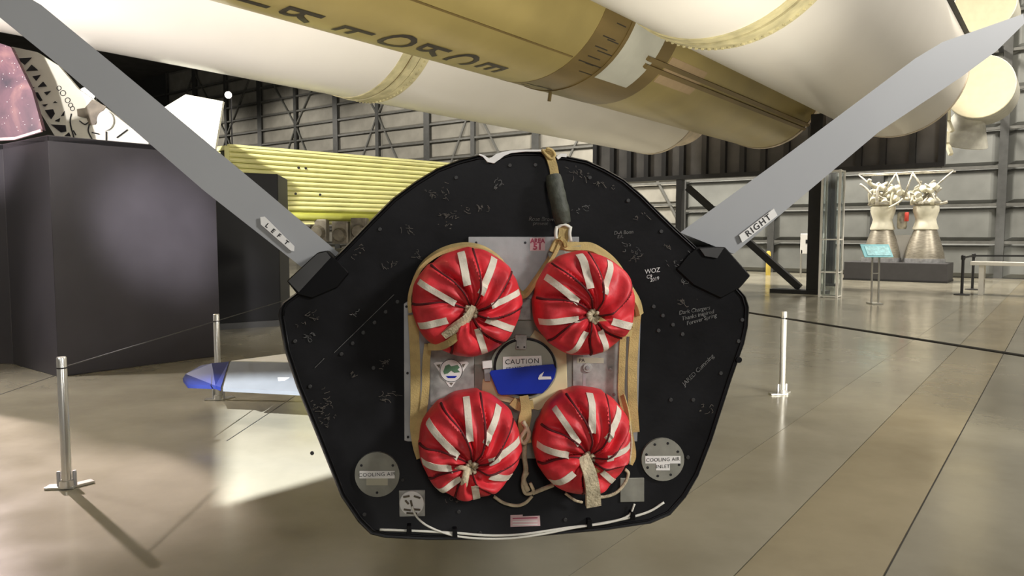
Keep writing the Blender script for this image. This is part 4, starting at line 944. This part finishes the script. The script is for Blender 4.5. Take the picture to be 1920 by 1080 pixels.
# yellow ribbed fairing section
ZT = 3.32
def toY(px, py): return G(px, py, ZT)
ya, yb_ = toY(428, 274.5), toY(772, 303); yb_ = ya + (yb_ - ya).normalized() * 6.2
yc = yb_ + Vector((2.6, .35, 0))
yf = thing('ribbed_fairing_section', 'yellow green ribbed fairing section on stands behind the aircraft', 'fairing', Vector((ya.x, ya.y, 0)), 0)
def YL(p, z): return Vector((p.x - ya.x, p.y - ya.y, z))
nrm = Vector(((yb_ - ya).y, -(yb_ - ya).x, 0)).normalized()
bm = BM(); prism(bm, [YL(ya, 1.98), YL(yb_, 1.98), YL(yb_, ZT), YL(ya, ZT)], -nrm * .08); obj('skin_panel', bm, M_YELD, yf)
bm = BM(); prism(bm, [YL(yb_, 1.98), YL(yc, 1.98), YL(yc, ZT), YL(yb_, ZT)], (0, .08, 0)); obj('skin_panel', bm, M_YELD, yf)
nr = 12; hz = (ZT - 2.06) / nr
for k in range(nr):
    z = 2.06 + hz * (k + .5)
    for (a, b) in ((ya, yb_), (yb_, yc)):
        d = (b - a).normalized(); n_ = Vector((d.y, -d.x, 0)); bm = BM()
        sec = [(-.02, -hz * .46), (.03, -hz * .40), (.055, -hz * .1), (.055, hz * .15), (.03, hz * .40), (-.02, hz * .44)]
        va = [bm.verts.new(YL(a, z) + n_ * q + Vector((0, 0, s))) for q, s in sec]; vb = [bm.verts.new(YL(b, z) + n_ * q + Vector((0, 0, s))) for q, s in sec]
        for i in range(6): bm.faces.new((va[i], va[(i + 1) % 6], vb[(i + 1) % 6], vb[i]))
        bm.faces.new(va); bm.faces.new(vb[::-1]); obj('rib', bm, M_YEL, yf)
bm = BM(); tube(bm, [YL(ya, 1.93) + nrm * .05, YL(yb_, 1.93) + nrm * .05], .09, 12); obj('tube_rail', bm, M_YELD, yf, True)
bm = BM(); bar(bm, YL(ya, 1.80) + nrm * .03, YL(yb_, 1.80) + nrm * .03, .10, .07); obj('lower_rail', bm, M_YEL, yf)
bm = BM(); bar(bm, YL(ya, ZT + .02) + nrm * .0, YL(yb_, ZT + .02), .10, .05); obj('top_rail', bm, M_YEL, yf)
e0 = ya - (yb_ - ya).normalized() * .02; dirn = Vector((-.75, .62, 0))
for a, b in (((0, 2.3), (0, ZT)), ((.34, 2.3), (.34, ZT)), ((0, ZT - .03), (.34, ZT - .03)), ((0, 2.9), (.34, 2.9))):
    bm = BM(); bar(bm, YL(e0 + dirn * a[0], a[1]), YL(e0 + dirn * b[0], b[1]), .09, .09); obj('end_frame', bm, M_YEL, yf)
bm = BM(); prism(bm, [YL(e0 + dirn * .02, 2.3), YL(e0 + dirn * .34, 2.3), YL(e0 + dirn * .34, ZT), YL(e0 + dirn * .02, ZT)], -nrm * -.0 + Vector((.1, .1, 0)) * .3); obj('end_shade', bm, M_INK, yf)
for f_, z in ((.18, 2.98), (.20, 2.98), (.17, 2.42), (.24, 2.42), (.55, 2.42), (.60, 2.42), (.86, 2.9)):
    p = YL(ya.lerp(yb_, f_ * 1.35), z) + nrm * .055
    bm = BM(); lathe(bm, [(-.01, .028), (.012, .028)], p, nrm, 10); obj('port_hole', bm, M_INK, yf)
# stands and machinery below
for f_ in (.15, .5, .85):
    p = ya.lerp(yb_, f_); bm = BM(); bar(bm, YL(p, 0), YL(p, 1.78), .14, .14); box(bm, YL(p, .04), (.7, .5, .08)); bar(bm, YL(p, .1) + nrm * -.5, YL(p, 1.7), .08, .08); obj('stand', bm, M_MACH, yf)
for px, py in ((600, 432), (640, 436), (675, 430)):
    q = at(px, py, 16.5) - Vector((ya.x, ya.y, 0)); bm = BM(); box(bm, q, (.36, .3, .5), None, .03); lathe(bm, [(-.26, .12), (-.1, .16), (0, .1)], q + Vector((0, -.05, -.05)), (0, 1, 0), 14); obj('mount_block', bm, M_MACH, yf)

# ================================================================== barrier posts and cable
ZC = .77
def stanchion(p, label, h=.81):
    o = thing('barrier_stanchion', label, 'barrier post', (p.x, p.y, 0), 0, 'slim metal cable barrier posts')
    bm = BM(); lathe(bm, [(.02, .028), (h - .006, .028), (h, .024)], (0, 0, 0), (0, 0, 1), 20); obj('tube', bm, M_STEELP, o, True, 40)
    bm = BM(); lathe(bm, [(.01, .045), (.05, .042), (.052, .03)], (0, 0, 0), (0, 0, 1), 20); obj('collar', bm, M_STEELP, o, True, 40)
    bm = BM(); box(bm, (-.035, .0, .008), (.17, .07, .016), Matrix.Rotation(.1, 3, 'Z'), .004); box(bm, (.05, .05, .008), (.15, .06, .016), Matrix.Rotation(.9, 3, 'Z'), .004); obj('foot_plate', bm, M_STEELP, o)
    for s in (-1, 1):
        bm = BM(); lathe(bm, [(0, .012), (.09, .012), (.095, .008)], (s * .043, s * .01, .012), (0, 0, 1), 8); obj('clamp_bolt', bm, M_ALU, o, True, 40)
    bm = BM(); lathe(bm, [(0, .0292), (.008, .0292)], (0, 0, ZC - .03), (0, 0, 1), 20); obj('cable_slot', bm, M_INK, o, True, 40)
    return Vector((p.x, p.y, ZC - .026))
s1 = stanchion(G(126, 915), 'slim metal barrier post nearest us on the left floor')
s2 = stanchion(G(410, 750), 'slim metal barrier post behind the blue tipped wing')
s3 = stanchion(G(1466, 740), 'slim metal barrier post on the right side of the aircraft')
bm = BM(); e1 = s1 + (s1 - s2) * .0; tube(bm, [s1, s2, s2 + (s2 - s1) * 1.3], .004, 6); tag(obj('barrier_cable', bm, M_RIM), 'thin grey barrier cable running past the dark exhibit wall', 'cable')
dR = (G(1920, 660, ZC) - s3); dR.z = 0
bm = BM(); tube(bm, [s3 - dR * .55, s3, s3 + dR * 1.15], .010, 6); tag(obj('barrier_cable', bm, M_CABLE), 'thin dark barrier cable crossing the floor on the right', 'cable')

# added unseen projector, four shutters cut its beam to the floor pool
LP_ = Vector((-4.4, .9, 3.55)); pj = thing('added_projector', 'added black projector out of view with shutters that shape the floor light', 'lamp', LP_)
gate = [G(421, 758), G(421, 948), G(780, 845), G(780, 758)]
ax = (Vector((-1.5, 5.6, 0)) - LP_).normalized(); gp_ = []
for p in gate:
    d = (p - LP_).normalized(); gp_.append(d * (.45 / d.dot(ax)))
gc_ = sum(gp_, Vector()) / 4
for k in range(4):
    a, b = gp_[k], gp_[(k + 1) % 4]; e = (b - a); n = ax.cross(e).normalized()
    if n.dot((a + b) / 2 - gc_) < 0: n = -n
    e = e.normalized() * .16; bm = BM(); prism(bm, [a - e, b + e, b + e + n * .28, a - e + n * .28], ax * .002); obj('framing_shutter', bm, M_STEELB, pj)
bm = BM(); lathe(bm, [(-.30, .10), (-.28, .15), (-.05, .15)], (0, 0, 0), ax, 20); obj('lamp_housing', bm, M_STEELB, pj, True, 40)
bm = BM(); bar(bm, -ax * .15, -ax * .15 + Vector((0, 0, .4)), .03, .03); obj('clamp', bm, M_STEELB, pj)
